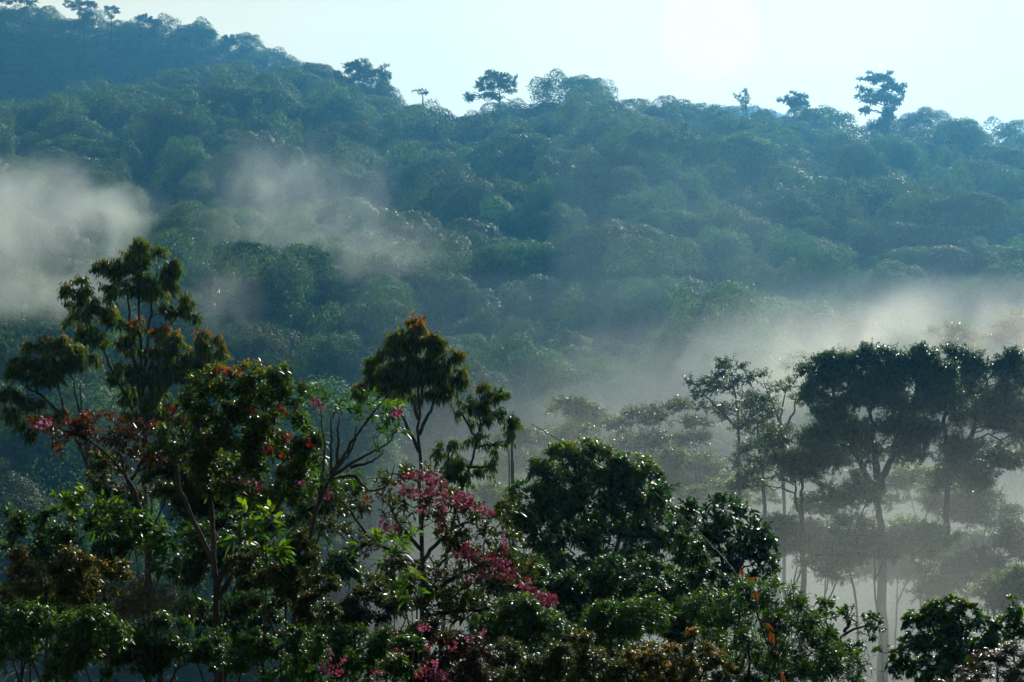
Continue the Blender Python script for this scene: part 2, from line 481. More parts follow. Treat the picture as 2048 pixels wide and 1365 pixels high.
tag(stuff.build('forest', M['forest']), 'closed canopy of countless dark green trees over the upper hills', kind='stuff')

# labels that single out each hillside tree: its look, how high it stands on the slope, what it stands above or beside
COLS = [(0, 150, 'above the left edge round crown'), (150, 330, 'above the tallest slender tree'),
        (330, 470, 'right of the tallest slender tree'), (470, 620, 'above the red-flowered shrub'),
        (620, 740, 'left of the rusty-tipped tree'), (740, 930, 'above the rusty-tipped tree'),
        (930, 1060, 'above the pole mast'), (1060, 1200, 'above the leaning culm'),
        (1200, 1370, 'above the twin-domed tree'), (1370, 1530, 'above the airy grove tree'),
        (1530, 1680, 'left of the lone skyline tree'), (1680, 1860, 'below the lone skyline tree'), (1860, 2200, 'right of the lone skyline tree')]
ROWS = [(0, 330, 'high on the hill'), (330, 420, 'on the upper slope'), (420, 480, 'above mid slope'), (480, 540, 'at mid slope'), (540, 600, 'below mid slope'),
        (600, 660, 'on the lower slope'), (660, 730, 'near the valley foot'), (730, 2000, 'down in the valley mist')]
byl = {}
for (px, py, k, s, e) in PAL:
    c = next(t for a_, b_, t in COLS if px < b_); rw = next(t for a_, b_, t in ROWS if py < b_)
    byl.setdefault((hill_label(px, py, k, s), rw, c), []).append((px, py, e))
for (lk, rw, c), L in byl.items():
    L.sort(key=lambda q: q[0])
    n_ = len(L)
    O = {1: [''], 2: ['left one ', 'right one '], 3: ['leftmost ', 'middle ', 'rightmost ']}.get(n_) or (['leftmost '] + ['%s from left ' % w for w in ('second', 'third', 'fourth', 'fifth', 'sixth', 'seventh', 'eighth', 'ninth', 'tenth')][:n_ - 2] + ['rightmost '])
    for j, (px, py, e) in enumerate(L):
        tag(e, '%s tree %s, %s%s' % (lk, rw, O[j].strip() + ' ' if O[j] else '', c), 'tree', 'trees on the misty hillside')

# undergrowth between the crowns
nU = 80000
ru = np.random.default_rng(9)
uy = np.sqrt(ru.uniform(170 ** 2, 700 ** 2, nU)); ux = ru.uniform(-1, 1, nU) * (.30 * uy + 12)
ok = uy < np.interp(ux, RX, RY) + 10
ux, uy = ux[ok], uy[ok]; nU = len(ux)
hh = np.clip(vnoise(ux, uy, 3.2) + .45, 0, 1) * 2.0 + ru.uniform(0, .5, nU)
p = np.stack([ux, uy, ground_h(ux, uy) + hh], 1)
d = rand_unit(nU, ru); d[:, 2] = abs(d[:, 2])
L = (.3 + uy / 700 * .7) * ru.uniform(.7, 1.4, nU)
v, f, k = leaf_arrays(p, d, rand_unit(nU, ru), L, L * .6, .1, .1, 0)
m_ = MB(); m_.add(v, f, np.repeat(ru.uniform(.1, .8, nU), k))
tag(m_.build('undergrowth', M['forest']), 'tangled green undergrowth covering the slopes between the trees', kind='stuff')
# ------------------------------------------------------------------ trees and shrubs with their own limbs, twigs and leaves
def pick_at(*a): return at(*a)
STY = {  # twig-forward, radial, gravity, noise, first leaf position, leaf droop
    'droop':   (.35, .45, 1.05, .22, .15, .10),
    'rosette': (.55, .95, .05, .18, .72, .22),
    'shrub':   (.45, .85, .10, .30, .12, .18),
    'spray':   (.60, .80, .10, .25, .15, .12),
    'long':    (.75, .60, .10, .22, .35, .25),
}
def plant(name, label, cat, d, trunks, clumps, style='shrub', leaf=(12, 4), cover=3.0, mat='grove', bark='bark', tint=(.1, .8),
          per=9, twig=None, depth=1.0, group=None, r0=.07, lod=1, nsub=7, tips=0.0, seed=None, twig_r=1.0, flowers=None, droop_limb=0.0, tight=.34, base=None):
    """d distance; trunks: list of pixel polylines (px, py[, dd]); clumps: (px, py, rx, ry[, dd[, cover factor]]); leaf size in pixels of the photograph at that distance"""
    r = np.random.default_rng(seed if seed is not None else abs(hash((label,))) % 1) if False else np.random.default_rng(int(sum(ord(c) * (i + 3) for i, c in enumerate(label)) % 99991))
    pxm = d / FPX
    t0 = trunks[0][0]
    b0 = at(t0[0], t0[1], d)
    gz = float(ground_h(b0[0], b0[1]))
    e = empty(name, (b0[0], b0[1], gz))
    tag(e, label, cat, group)
    mt = MB(); paths = []
    if d < 60: cover = cover * 1.75
    if style == 'spray' and d > 60:      # break the crown into many overlapping small sprays
        new = []
        for c_ in clumps:
            for q_ in range(3 if d < 300 else 6):
                new.append((c_[0] + r.normal() * c_[2] * .55, c_[1] + r.normal() * c_[3] * .75, c_[2] * r.uniform(.45, .85) * (1 if d < 300 else .7), c_[3] * r.uniform(.7, 1.35) * (1 if d < 300 else .62), *c_[4:]))
        clumps = new; tight = .95; nsub = 14; cover = cover * 1.15; style = 'shrub'
    elif d > 60: tight = .7; nsub = 12
    if style == 'rosette': clumps = [(c_[0], c_[1], c_[2] * 1.12, c_[3] * 1.12, *c_[4:]) for c_ in clumps]
    for ti, tr in enumerate(trunks):
        P = np.array([at(q[0], q[1], d + (q[2] if len(q) > 2 else 0)) for q in tr])
        if ti == 0 and P[0][2] > gz: P = np.concatenate([[[P[0][0], P[0][1], gz - .2]], P])
        n = len(P) * 5; tt = np.linspace(0, len(P) - 1, n)
        S = np.stack([np.interp(tt, np.arange(len(P)), P[:, k]) for k in range(3)], 1)
        for _ in range(3): S[1:-1] = (S[:-2] + 2 * S[1:-1] + S[2:]) / 4
        S[1:-1] += r.normal(size=(n - 2, 3)) * r0 * .18
        rr = np.linspace(1, .22, n) * r0 * (1 if ti == 0 else .6)
        v, f = tube(S, rr, 8); mt.add(v, f)
        paths.append((S, rr))
    AP = np.concatenate([p_[0] for p_ in paths]); AR = np.concatenate([p_[1] for p_ in paths])
    ml = MB(); mw = MB()
    L0, W0 = leaf[0] * pxm, leaf[1] * pxm
    fa, ra, ga, no, ts, dr = STY[style]
    for ci, cl in enumerate(clumps):
        px, py, rx, ry = cl[:4]; dd = cl[4] if len(cl) > 4 else r.uniform(-.35, .35) * rx * pxm * 1.5
        cf = cl[5] if len(cl) > 5 else 1.0
        tb = cl[6] if len(cl) > 6 else 0.0
        c = at(px, py, d + dd); rad = np.array([rx * pxm, rx * pxm * depth, ry * pxm])
        # limb from the trunk, starting lower than the clump
        dist = np.linalg.norm((AP - c) * np.array([1, 1, .8]), axis=1) + np.where(AP[:, 2] > c[2] - rad[2] * .2, 1.2, 0) * rad[0] * 1.2
        k = int(np.argmin(dist)); s = AP[k]
        ll = np.linalg.norm(c - s)
        lim = curve_pts(s, c - np.array([0, 0, rad[2] * .15]), 8, .10 + droop_limb, .05, r)
        lr = max(min(AR[k] * .62, .02 * ll + .010), pxm * .5)
        v, f = tube(lim, np.linspace(lr, lr * .35, 8), 6); mt.add(v, f)
        # twig bases gathered in tufts through the clump
        ns = max(3, int(nsub * (rx * ry / 1600.0) ** .5))
        sub = rand_unit(ns, r) * (r.uniform(.15, .88, (ns, 1)) ** .6)
        sub[:, 2] = np.where(sub[:, 2] < -.5, -sub[:, 2] * .6, sub[:, 2])
        subc = c + sub * rad
        for q in subc:
            st = lim[r.integers(4, 8)]
            v, f = tube(curve_pts(st, q, 5, .06, .06, r), np.linspace(lr * .42, lr * .14, 5), 4); mw.add(v, f)
        n = int(cover * cf * math.pi * rx * ry / (leaf[0] * leaf[1] * .6))
        nt_ = max(4, n // per)
        wsub = r.uniform(.5, 1.6, ns); wsub /= wsub.sum()
        si = r.choice(ns, nt_, p=wsub)
        off = rand_unit(nt_, r) * r.uniform(0, 1, (nt_, 1)) ** .5 * rad * tight * 1.35
        if style == 'spray': off[:, 2] *= .45
        tl = (twig or 2.0) * L0 * r.uniform(.6, 1.35, nt_)
        bpt = subc[si] + off * .55
        dirn = nrmz(off / rad * .9 + sub[si] * .7 + r.normal(size=(nt_, 3)) * .45 + np.array([0, 0, .45 if style != 'droop' else -.1]))
        if style == 'spray': dirn[:, 2] = dirn[:, 2] * .35 + .12; dirn = nrmz(dirn)
        tip = bpt + dirn * tl[:, None]
        tr_ = max(.0035 * d / 20, pxm * .22) * twig_r
        v, f = twigs_tris(subc[si], bpt + dirn * tl[:, None] * .1, tr_ * 1.6); mw.add(v, f)
        v, f = twigs_tris(bpt, tip, tr_ * 1.2); mw.add(v, f)
        # leaves along every twig
        i_ = np.tile(np.arange(per), nt_); j_ = np.repeat(np.arange(nt_), per)
        t = ts + (1 - ts) * ((i_ + r.uniform(0, .6, len(i_))) / per)
        p = bpt[j_] + dirn[j_] * (tl[j_] * t)[:, None]
        D = dirn[j_]; s1 = nrmz(np.cross(D, np.array([.1, .2, .97]) + r.normal(size=(nt_, 3))[j_] * .1)); u1 = np.cross(s1, D)
        ph = i_ * 2.39996 + r.uniform(0, 6.28, nt_)[j_]
        if style == 'spray': ph = np.where(i_ % 2 == 0, 0, math.pi) + r.normal(size=len(ph)) * .35
        radl = s1 * np.cos(ph)[:, None] + u1 * np.sin(ph)[:, None]
        ax = nrmz(D * fa + radl * ra + np.array([0, 0, -ga]) + r.normal(size=p.shape) * no)
        if style == 'droop': nr = nrmz(radl + r.normal(size=p.shape) * .5)
        else: nr = nrmz(np.array([0, 0, 1.0]) + D * .3 + r.normal(size=p.shape) * .55)
        LL = L0 * r.uniform(.6, 1.25, len(p)); WW = W0 * r.uniform(.75, 1.2, len(p)) * (LL / L0) ** .5
        v, f, k_ = leaf_arrays(p, ax, nr, LL, WW, .14, dr, lod)
        # young leaves at the outside top of the clump
        rel = ((p - c) / rad); hi = np.clip(rel[:, 2] * .5 + .1 + (np.linalg.norm(rel, axis=1) - .6) * .6, 0, 1)
        tv = np.clip(r.uniform(tint[0], tint[1], nt_)[j_] * .7 + r.uniform(tint[0], tint[1], len(p)) * .3 + tips * hi * (t > .6) + tb, 0, 1)
        ml.add(v, f, np.repeat(tv, k_))
    off = np.array(e.location)
    mt.build('trunk', M[bark], e, True, off)
    mw.build('branches', M[bark], e, False, off)
    ml.build('crown', M[mat], e, False, off)
    for fl in flowers or ():
        flower_cluster(e, off, d, r, *fl)
    return e

M['pink'] = leaf_mat('pink_petals', [(0, (.10, .010, .016)), (.35, (.20, .022, .04)), (.65, (.33, .055, .10)), (.88, (.38, .14, .28)), (1, (.6, .40, .5))], .5, .3, .5, 1.2, .1, tmul=(1.1, .9, 1.0))
M['red'] = leaf_mat('red_petals', [(0, (.12, .006, .004)), (.6, (.36, .02, .008)), (1, (.42, .07, .015))], .4, .5, .45, 1.0, .1, tmul=(1.2, .8, .6))
M['fleck'] = leaf_mat('young_leaves', [(0, (.016, .036, .008)), (.55, (.03, .05, .009)), (.75, (.065, .075, .012)), (.93, (.11, .075, .013)), (1, (.13, .045, .013))], .34, .2, .46, 2.8, .05)
M['deep'] = leaf_mat('deep_green_leaves', [(0, (.007, .02, .007)), (.6, (.016, .042, .009)), (.9, (.05, .11, .015)), (1, (.12, .12, .02))], .34, .2, .40, 2.9, .05)
M['fresh'] = leaf_mat('fresh_green_leaves', [(0, (.008, .024, .006)), (.5, (.018, .05, .007)), (.85, (.038, .085, .008)), (1, (.08, .12, .012))], .34, .18, .46, 2.8, .05)
M['rusty'] = leaf_mat('rusty_leaves', [(0, (.016, .02, .007)), (.5, (.04, .03, .009)), (1, (.09, .035, .012))], .35, .5, .35, 1.6, .05)
M['olive'] = leaf_mat('olive_leaves', [(0, (.010, .020, .006)), (.6, (.024, .034, .008)), (.9, (.07, .055, .012)), (1, (.18, .09, .03))], .34, .2, .44, 2.7, .05)
M['maroon'] = leaf_mat('maroon_leaves', [(0, (.014, .016, .006)), (.5, (.035, .018, .007)), (1, (.13, .022, .012))], .34, .25, .42, 1.5, .05)

def flower_cluster(e, off, d, r, px, py, rx, ry, n=26, mat='pink', tb=(.2, .9), size=7.0):
    n = int(n * (1.5 if mat == 'pink' else .8))
    pxm = d / FPX
    c = at(px, py, d - .6 - rx * pxm * .6); rad = np.array([rx, rx, ry]) * pxm * 1.55
    p0 = c + rand_unit(n, r) * r.uniform(.2, 1, (n, 1)) ** .5 * rad
    fd = nrmz((p0 - c) / rad + r.normal(size=p0.shape) * .5 + np.array([0, -.4, .2]))
    s1 = nrmz(np.cross(fd, np.array([.2, .3, .9]))); u1 = np.cross(s1, fd)
    m = MB()
    for k in range(5):
        a = k * 2 * math.pi / 5
        rd = s1 * math.cos(a) + u1 * math.sin(a)
        ax = nrmz(rd + fd * .45 + r.normal(size=rd.shape) * .12)
        L = np.full(n, size * pxm * .62) * r.uniform(.7, 1.2, n)
        v, f, k_ = leaf_arrays(p0, ax, nrmz(fd + rd * .1), L, L * .85, .12, .1, 0)
        m.add(v, f, np.repeat(np.clip(r.uniform(*tb, n), 0, 1), k_))
    # buds and stalks
    v, f = twigs_tris(np.repeat(c[None] - np.array([[0, 0, rad[2]]]), n, 0), p0, pxm * .35); m.add(v, f, .1)
    m.build('flower_cluster', M[mat], e, False, off)
# ------------------------------------------------------------------ emergent trees standing out on the skylines
SK = 'emergent trees on the skyline'
def sky_tree(label, d, base, top, clumps, col=(), leaf=(3.2, 2.2), cover=5, r0=.4):
    tr = [[base, ((base[0] + top[0]) / 2 + 1, (base[1] + top[1]) / 2), top]]
    return plant('emergent_tree', label, 'tree', d, tr, clumps, 'spray', leaf, cover, 'hill', 'bark', (.1, .6), 6, 1.5, .8, SK, r0, 0, 8, twig_r=.8)
sky_tree('lone tall tree with creeper-wrapped trunk and open umbrella crown on the right skyline', 612, (1772, 265), (1766, 165),
         [(1766, 154, 22, 7), (1742, 163, 20, 7), (1788, 168, 20, 8), (1728, 178, 12, 8), (1802, 184, 12, 8), (1765, 182, 20, 8), (1776, 197, 22, 8), (1728, 198, 13, 6),
          (1748, 205, 16, 6), (1796, 208, 12, 6), (1731, 220, 11, 5), (1772, 222, 13, 14), (1772, 240, 14, 16), (1773, 258, 17, 14)])
sky_tree('open-crowned tree rising where the ridge line dips at the centre', 640, (1000, 205), (994, 160),
         [(988, 151, 18, 6), (1012, 158, 14, 6), (970, 162, 12, 5), (1026, 162, 10, 5), (996, 172, 20, 7), (960, 180, 14, 7), (1022, 184, 10, 4), (985, 190, 25, 8), (940, 195, 14, 6)])
sky_tree('small flat-topped tree just right of the highest central ridge knoll', 640, (1180, 190), (1178, 166), [(1172, 164, 10, 3.5), (1186, 167, 9, 3.5), (1178, 171, 9, 3)])
sky_tree('thin spiky tree standing beside the pale distant hill', 625, (1492, 225), (1490, 182), [(1491, 184, 5, 5), (1487, 196, 7, 7), (1495, 200, 7, 6), (1488, 211, 9, 6)], cover=3)
sky_tree('round crowned tree right of the pale distant hill', 620, (1588, 235), (1588, 200), [(1580, 201, 15, 8), (1598, 203, 14, 8), (1588, 213, 22, 10), (1612, 212, 8, 5)])
sky_tree('wide lacy umbrella tree on the far left ridge', 945, (168, 62), (163, 12), [(160, 5, 16, 4), (145, 12, 10, 5), (178, 10, 12, 5), (168, 20, 12, 3), (182, 31, 12, 6), (162, 30, 8, 4)], leaf=(2.6, 1.8), r0=.35)
sky_tree('small slender umbrella tree alone on the far left ridge', 945, (223, 48), (222, 20), [(217, 18, 7, 3.5), (228, 17, 8, 4), (232, 26, 5, 2.5), (222, 32, 6, 3.5)], leaf=(2.4, 1.6), r0=.25)
sky_tree('thin flat tree near the top left corner with bare stem', 945, (48, 30), (48, 4), [(40, 3, 12, 3), (58, 5, 13, 3.5), (48, 20, 7, 3)], leaf=(2.4, 1.6), r0=.3)
sky_tree('leftmost ragged umbrella tree at the top left corner', 945, (12, 22), (10, 3), [(4, 4, 10, 3), (18, 6, 8, 3)], leaf=(2.4, 1.6), r0=.3)
sky_tree('flat spreading tree on the far left ridge right of the slender one', 945, (281, 60), (281, 38), [(275, 37, 10, 3.5), (288, 34, 8, 3), (281, 44, 9, 5)], leaf=(2.4, 1.6), r0=.3)
sky_tree('bushy domed tree on the far left ridge above the middle spur', 945, (308, 72), (307, 45), [(303, 44, 9, 6), (312, 52, 9, 7), (307, 62, 12, 7)], leaf=(2.6, 1.8), cover=6)
sky_tree('large domed tree where the far left ridge begins to fall', 945, (404, 92), (404, 60), [(396, 62, 12, 6), (412, 60, 12, 7), (424, 70, 8, 6), (404, 74, 22, 9)], leaf=(2.6, 1.8), cover=6)
sky_tree('small peaked tree right of the large domed ridge tree', 945, (458, 100), (458, 78), [(456, 77, 8, 5), (461, 85, 12, 7)], leaf=(2.6, 1.8), cover=6)
sky_tree('large lacy tree with sky showing through at the end of the left spur', 720, (738, 215), (738, 150),
         [(704, 142, 26, 8), (736, 138, 26, 8), (762, 152, 18, 9), (774, 170, 14, 10), (690, 156, 22, 8), (730, 160, 26, 8), (756, 182, 18, 9), (722, 178, 28, 9), (690, 172, 20, 7), (770, 190, 16, 8)], leaf=(3, 2))
sky_tree('tiny thin-stemmed tree in the dip between the two ridges', 690, (846, 203), (844, 186), [(840, 184, 8, 2.5), (850, 187, 6, 2.5)], leaf=(2.6, 1.8))

# ------------------------------------------------------------------ misty grove on the right
G = 'trees of the misty grove'
plant('broad_tree', 'broad dark flat-topped tree with forking limbs, left of the misty grove pair', 'tree', 92,
      [[(1768, 1330), (1763, 1100), (1758, 1000), (1752, 945)], [(1757, 1000), (1720, 930), (1690, 860), (1670, 800)], [(1756, 985), (1790, 900), (1830, 820)], [(1755, 960), (1750, 870), (1740, 790)]],
      [(1640, 745, 42, 16), (1612, 782, 32, 13), (1668, 722, 34, 14), (1700, 745, 48, 20), (1735, 718, 34, 14), (1765, 745, 48, 22), (1800, 718, 36, 16), (1838, 706, 24, 11), (1835, 745, 40, 22),
       (1690, 792, 55, 17), (1650, 812, 45, 13), (1770, 795, 60, 20), (1840, 790, 36, 20), (1690, 850, 58, 18), (1770, 850, 62, 18), (1640, 870, 44, 16), (1820, 870, 42, 16), (1705, 900, 34, 14, 2), (1745, 895, 34, 14), (1800, 905, 38, 14), (1860, 745, 30, 20), (1875, 790, 30, 18), (1730, 770, 50, 20)],
      'spray', (5.5, 3), 7.5, 'grove', 'bark', (.05, .55), 10, 2.4, .9, G, .34, 0, 9, tips=.25)
plant('broad_tree', 'tall dark tree with twin crossing limbs at the right edge of the misty grove', 'tree', 96,
      [[(1890, 1330), (1892, 1100), (1897, 960), (1905, 900)], [(1897, 960), (1935, 890), (1965, 810), (1975, 760)], [(1900, 920), (1885, 850), (1900, 770)]],
      [(1895, 735, 36, 16), (1930, 715, 26, 11), (1960, 740, 38, 18), (2005, 728, 32, 14), (2040, 738, 26, 14), (1900, 785, 42, 18), (1965, 790, 48, 20), (2030, 790, 36, 22), (1990, 840, 50, 18), (2040, 855, 32, 22),
       (1920, 840, 40, 15), (1930, 900, 46, 16), (2005, 905, 50, 18), (1870, 905, 38, 15), (1960, 955, 50, 15), (1890, 960, 40, 12)],
      'spray', (5.5, 3), 7, 'grove', 'bark', (.05, .6), 10, 2.4, .9, G, .30, 0, 9, tips=.3)
plant('grove_tree', 'low spreading tree with bent snag in the mist left of the broad dark tree', 'tree', 90,
      [[(1606, 1330), (1606, 1080), (1603, 1010), (1598, 940)], [(1606, 1040), (1590, 1000), (1592, 960)]],
      [(1600, 905, 55, 17), (1545, 925, 40, 13), (1650, 920, 42, 14), (1510, 945, 26, 11), (1600, 945, 48, 14), (1560, 880, 36, 13), (1640, 880, 36, 14), (1480, 965, 20, 9)],
      'spray', (5.5, 3), 5, 'grove', 'bark', (.05, .7), 10, 2.4, .9, G, .2, 0, 8, tips=.3)
plant('grove_tree', 'airy pale tree with separate round tufts standing in the mist', 'tree', 118,
      [[(1478, 1200), (1478, 900), (1476, 820), (1462, 745)], [(1477, 860), (1430, 810), (1400, 780)]],
      [(1460, 732, 27, 14), (1432, 752, 22, 12), (1490, 762, 26, 14), (1400, 766, 24, 12), (1450, 785, 34, 15), (1505, 800, 24, 13), (1392, 795, 20, 9), (1415, 815, 26, 11), (1470, 825, 30, 13)],
      'shrub', (6, 3.4), 4.5, 'grove', 'bark', (.4, 1), 8, 2.2, .9, G, .16, 0, 8)
plant('grove_tree', 'thin pale tree with curving bare limbs between airy and broad dark trees', 'tree', 112,
      [[(1570, 1200), (1566, 900), (1560, 830), (1570, 790)], [(1562, 850), (1545, 810), (1528, 765)], [(1566, 870), (1590, 820), (1592, 790)]],
      [(1527, 752, 18, 10), (1552, 778, 26, 13), (1578, 770, 20, 11), (1592, 795, 22, 12), (1540, 805, 24, 10)],
      'shrub', (6, 3.2), 2.6, 'pale', 'bark', (.2, .9), 8, 2.2, .9, G, .15, 0, 7)
plant('grove_tree', 'rounded mid-green tree low in the mist below the airy pale tree', 'tree', 100,
      [[(1535, 1250), (1530, 1000), (1520, 900), (1515, 850)]],
      [(1512, 812, 34, 16), (1545, 828, 30, 14), (1500, 850, 36, 16), (1550, 862, 36, 15), (1520, 890, 40, 14), (1480, 905, 30, 12), (1490, 930, 34, 13)],
      'shrub', (6, 3.2), 5, 'grove', 'bark', (.3, .95), 8, 2.2, .9, G, .17, 0, 8)
plant('misty_bush', 'yellow-green bush glowing in the mist right behind the dark leafy tree', 'bush', 128,
      [[(1430, 1100), (1430, 1010)]],
      [(1400, 985, 30, 11), (1440, 975, 36, 14), (1480, 990, 30, 13), (1520, 975, 30, 16), (1545, 1000, 24, 14), (1450, 1005, 50, 14)],
      'shrub', (5.5, 3), 4.5, 'pale', 'bark', (.3, 1), 8, 2, .9, G, .1, 0, 8)
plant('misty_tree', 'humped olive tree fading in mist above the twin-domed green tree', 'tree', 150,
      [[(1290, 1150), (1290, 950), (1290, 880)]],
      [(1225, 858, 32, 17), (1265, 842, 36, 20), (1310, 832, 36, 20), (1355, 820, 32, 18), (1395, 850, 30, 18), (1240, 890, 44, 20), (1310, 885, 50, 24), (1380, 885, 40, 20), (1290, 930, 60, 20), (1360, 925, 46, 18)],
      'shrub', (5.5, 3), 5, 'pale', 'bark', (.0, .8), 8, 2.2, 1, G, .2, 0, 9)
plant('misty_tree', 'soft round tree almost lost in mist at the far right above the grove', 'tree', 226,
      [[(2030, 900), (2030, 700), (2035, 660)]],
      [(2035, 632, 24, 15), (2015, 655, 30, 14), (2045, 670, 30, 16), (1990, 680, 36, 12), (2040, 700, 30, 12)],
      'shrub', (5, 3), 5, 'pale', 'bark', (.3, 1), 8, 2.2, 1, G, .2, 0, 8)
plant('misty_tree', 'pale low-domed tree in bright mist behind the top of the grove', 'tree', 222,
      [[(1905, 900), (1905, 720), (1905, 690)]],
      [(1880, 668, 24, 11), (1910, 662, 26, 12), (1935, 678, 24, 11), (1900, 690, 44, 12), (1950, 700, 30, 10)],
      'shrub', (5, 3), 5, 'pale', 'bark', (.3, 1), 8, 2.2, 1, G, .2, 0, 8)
plant('misty_tree', 'faint feathery tree in the mist left of the broad dark crown', 'tree', 224,
      [[(1700, 900), (1695, 740), (1695, 720)]],
      [(1690, 705, 26, 8), (1660, 715, 24, 8), (1600, 712, 20, 8), (1630, 725, 26, 9), (1570, 735, 20, 9)],
      'shrub', (5, 3), 3.5, 'pale', 'bark', (.3, 1), 8, 2.2, 1, G, .16, 0, 8)
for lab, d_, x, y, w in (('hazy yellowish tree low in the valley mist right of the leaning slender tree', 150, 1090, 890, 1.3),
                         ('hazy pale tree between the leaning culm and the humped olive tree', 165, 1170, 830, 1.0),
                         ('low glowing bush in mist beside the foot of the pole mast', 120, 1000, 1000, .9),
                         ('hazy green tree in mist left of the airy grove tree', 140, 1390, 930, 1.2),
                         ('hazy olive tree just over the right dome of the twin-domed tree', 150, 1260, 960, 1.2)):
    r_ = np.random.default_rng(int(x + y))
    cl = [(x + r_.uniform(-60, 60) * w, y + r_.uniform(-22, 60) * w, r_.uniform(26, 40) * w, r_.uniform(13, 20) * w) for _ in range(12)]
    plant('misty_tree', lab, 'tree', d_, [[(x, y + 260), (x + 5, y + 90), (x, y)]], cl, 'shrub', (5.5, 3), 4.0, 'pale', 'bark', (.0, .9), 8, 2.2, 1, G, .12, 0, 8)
U = 'young trees under the misty grove'
for (lab, d_, x, y, w) in (
        ('dim young tree under the snag tree, first left below the broad dark tree', 98, 1650, 1040, 1.0),
        ('dim sapling clump just left of the thick forked trunk', 86, 1700, 985, .9),
        ('pale-flecked young tree between the two tallest grove trunks', 104, 1830, 985, 1.1),
        ('dim young tree beneath the right edge limbs of the grove', 102, 1965, 1015, 1.1),
        ('shadowed sapling at the foot of the forked trunk', 84, 1745, 1075, 1.1),
        ('shadowed young tree streaked by sun shafts right of the forked trunk', 92, 1850, 1085, 1.1),
        ('misty sapling at the right frame edge below the grove', 90, 2010, 1110, 1.2),
        ('faint glinting bush in mist right of the round dark leafy tree', 82, 1650, 1120, 1.0),
        ('yellow-tipped bush low in the shafts of sun under the grove', 88, 1900, 1165, .9),
        ('dim bush low in mist above the pointed bush at the right edge', 76, 1985, 1190, 1.1),
        ('dim thicket in mist between the dark leafy tree and the snag tree', 84, 1590, 1075, 1.0),
        ('dim young tree behind the forked trunk base', 100, 1790, 1120, 1.1),
        ('dim young tree behind the right grove trunk base', 106, 1930, 1120, 1.1)):
    r_ = np.random.default_rng(int(x * 7 + y))
    cl = [(x + r_.uniform(-55, 55) * w, y + r_.uniform(-34, 30) * w, r_.uniform(26, 42) * w, r_.uniform(12, 20) * w) for _ in range(11)]
    plant('young_tree', lab, 'tree', d_, [[(x + r_.uniform(-30, 30), y + 230), (x + r_.uniform(-14, 14), y + 110), (x + 4, y + 60), (x + r_.uniform(-12, 12), y)], [(x + 3, y + 90), (x + 34, y + 20), (x + 40, y - 10)]], cl,
          'shrub', (6.5, 3.2), 4.2, 'grove' if r_.random() < .6 else 'pale', 'bark', (.2, .9), 8, 2.3, .9, U, .07, 0, 8)

# ------------------------------------------------------------------ slender trees of the near slope
plant('slender_tree', 'tallest slender tree on the left with stacked drooping leaf clumps', 'tree', 45,
      [[(302, 1500), (297, 1200), (290, 1000), (286, 800), (276, 620), (278, 500)], [(287, 820), (262, 700), (255, 600), (250, 545)], [(287, 760), (300, 640), (315, 540)],
       [(288, 860), (225, 740), (175, 640), (165, 590)], [(290, 930), (350, 820), (400, 740), (415, 690)], [(289, 880), (330, 760), (340, 690)], [(286, 780), (320, 680), (362, 622)]],
      [(278, 500, 28, 23, 0, .8), (252, 520, 32, 25), (306, 512, 30, 23), (226, 545, 32, 25), (330, 535, 28, 25), (272, 548, 45, 30), (310, 560, 38, 28), (240, 580, 38, 23), (290, 592, 38, 18), (340, 565, 18, 14),
       (168, 572, 25, 16), (150, 600, 25, 25), (180, 612, 20, 21), (160, 640, 28, 18), (200, 640, 28, 25), (180, 665, 28, 18), (215, 678, 25, 16), (232, 640, 20, 16, 0, .7),
       (372, 605, 28, 14), (342, 612, 28, 14), (388, 628, 15, 16), (320, 625, 22, 14, 0, .7), (300, 655, 35, 18, 0, 1, .35), (335, 672, 40, 18, 0, 1, .3), (270, 690, 32, 21, 0, 1, .1), (315, 705, 50, 25, 0, 1.1, .05), (365, 702, 35, 23, 0, 1, .15),
       (245, 745, 28, 25), (290, 745, 42, 28), (340, 745, 45, 25), (385, 725, 30, 21, 0, 1, .2), (412, 680, 25, 16, 0, 1, .3), (425, 705, 28, 21, 0, 1, .15), (400, 745, 35, 23), (252, 785, 22, 18), (300, 800, 55, 25, 0, 1.3), (290, 840, 50, 28, 0, 1.3)],
      'droop', (12, 2.8), 3.6, 'fleck', 'bark', (.05, .55), 9, 1.5, 1.0, 'slender trees of the near slope', .085, 1, 7, tips=.42)
plant('slender_tree', 'low round-crowned slender tree at the left edge on thin bare stems', 'tree', 41,
      [[(212, 1350), (204, 1020), (176, 930), (130, 830), (110, 740)], [(190, 960), (172, 870), (150, 790), (142, 740)], [(176, 920), (166, 860), (160, 760)], [(125, 830), (80, 790), (45, 770)]],
      [(75, 690, 30, 18, 0, 1, .3), (110, 688, 32, 18, 0, 1, .25), (145, 705, 26, 20), (50, 715, 26, 20, 0, 1, .2), (95, 725, 40, 22), (150, 735, 26, 18), (30, 750, 24, 20), (60, 760, 34, 20), (110, 762, 26, 16), (18, 785, 22, 20), (50, 800, 32, 16),
       (165, 712, 16, 12), (30, 822, 26, 14), (70, 838, 28, 12, 0, 1, .3), (110, 830, 24, 12, 0, 1, .3), (60, 860, 28, 14), (185, 722, 14, 7, 0, .6)],
      'droop', (12, 2.8), 4.2, 'fleck', 'bark', (.05, .5), 9, 1.5, 1.0, 'slender trees of the near slope', .07, 1, 7, tips=.45)
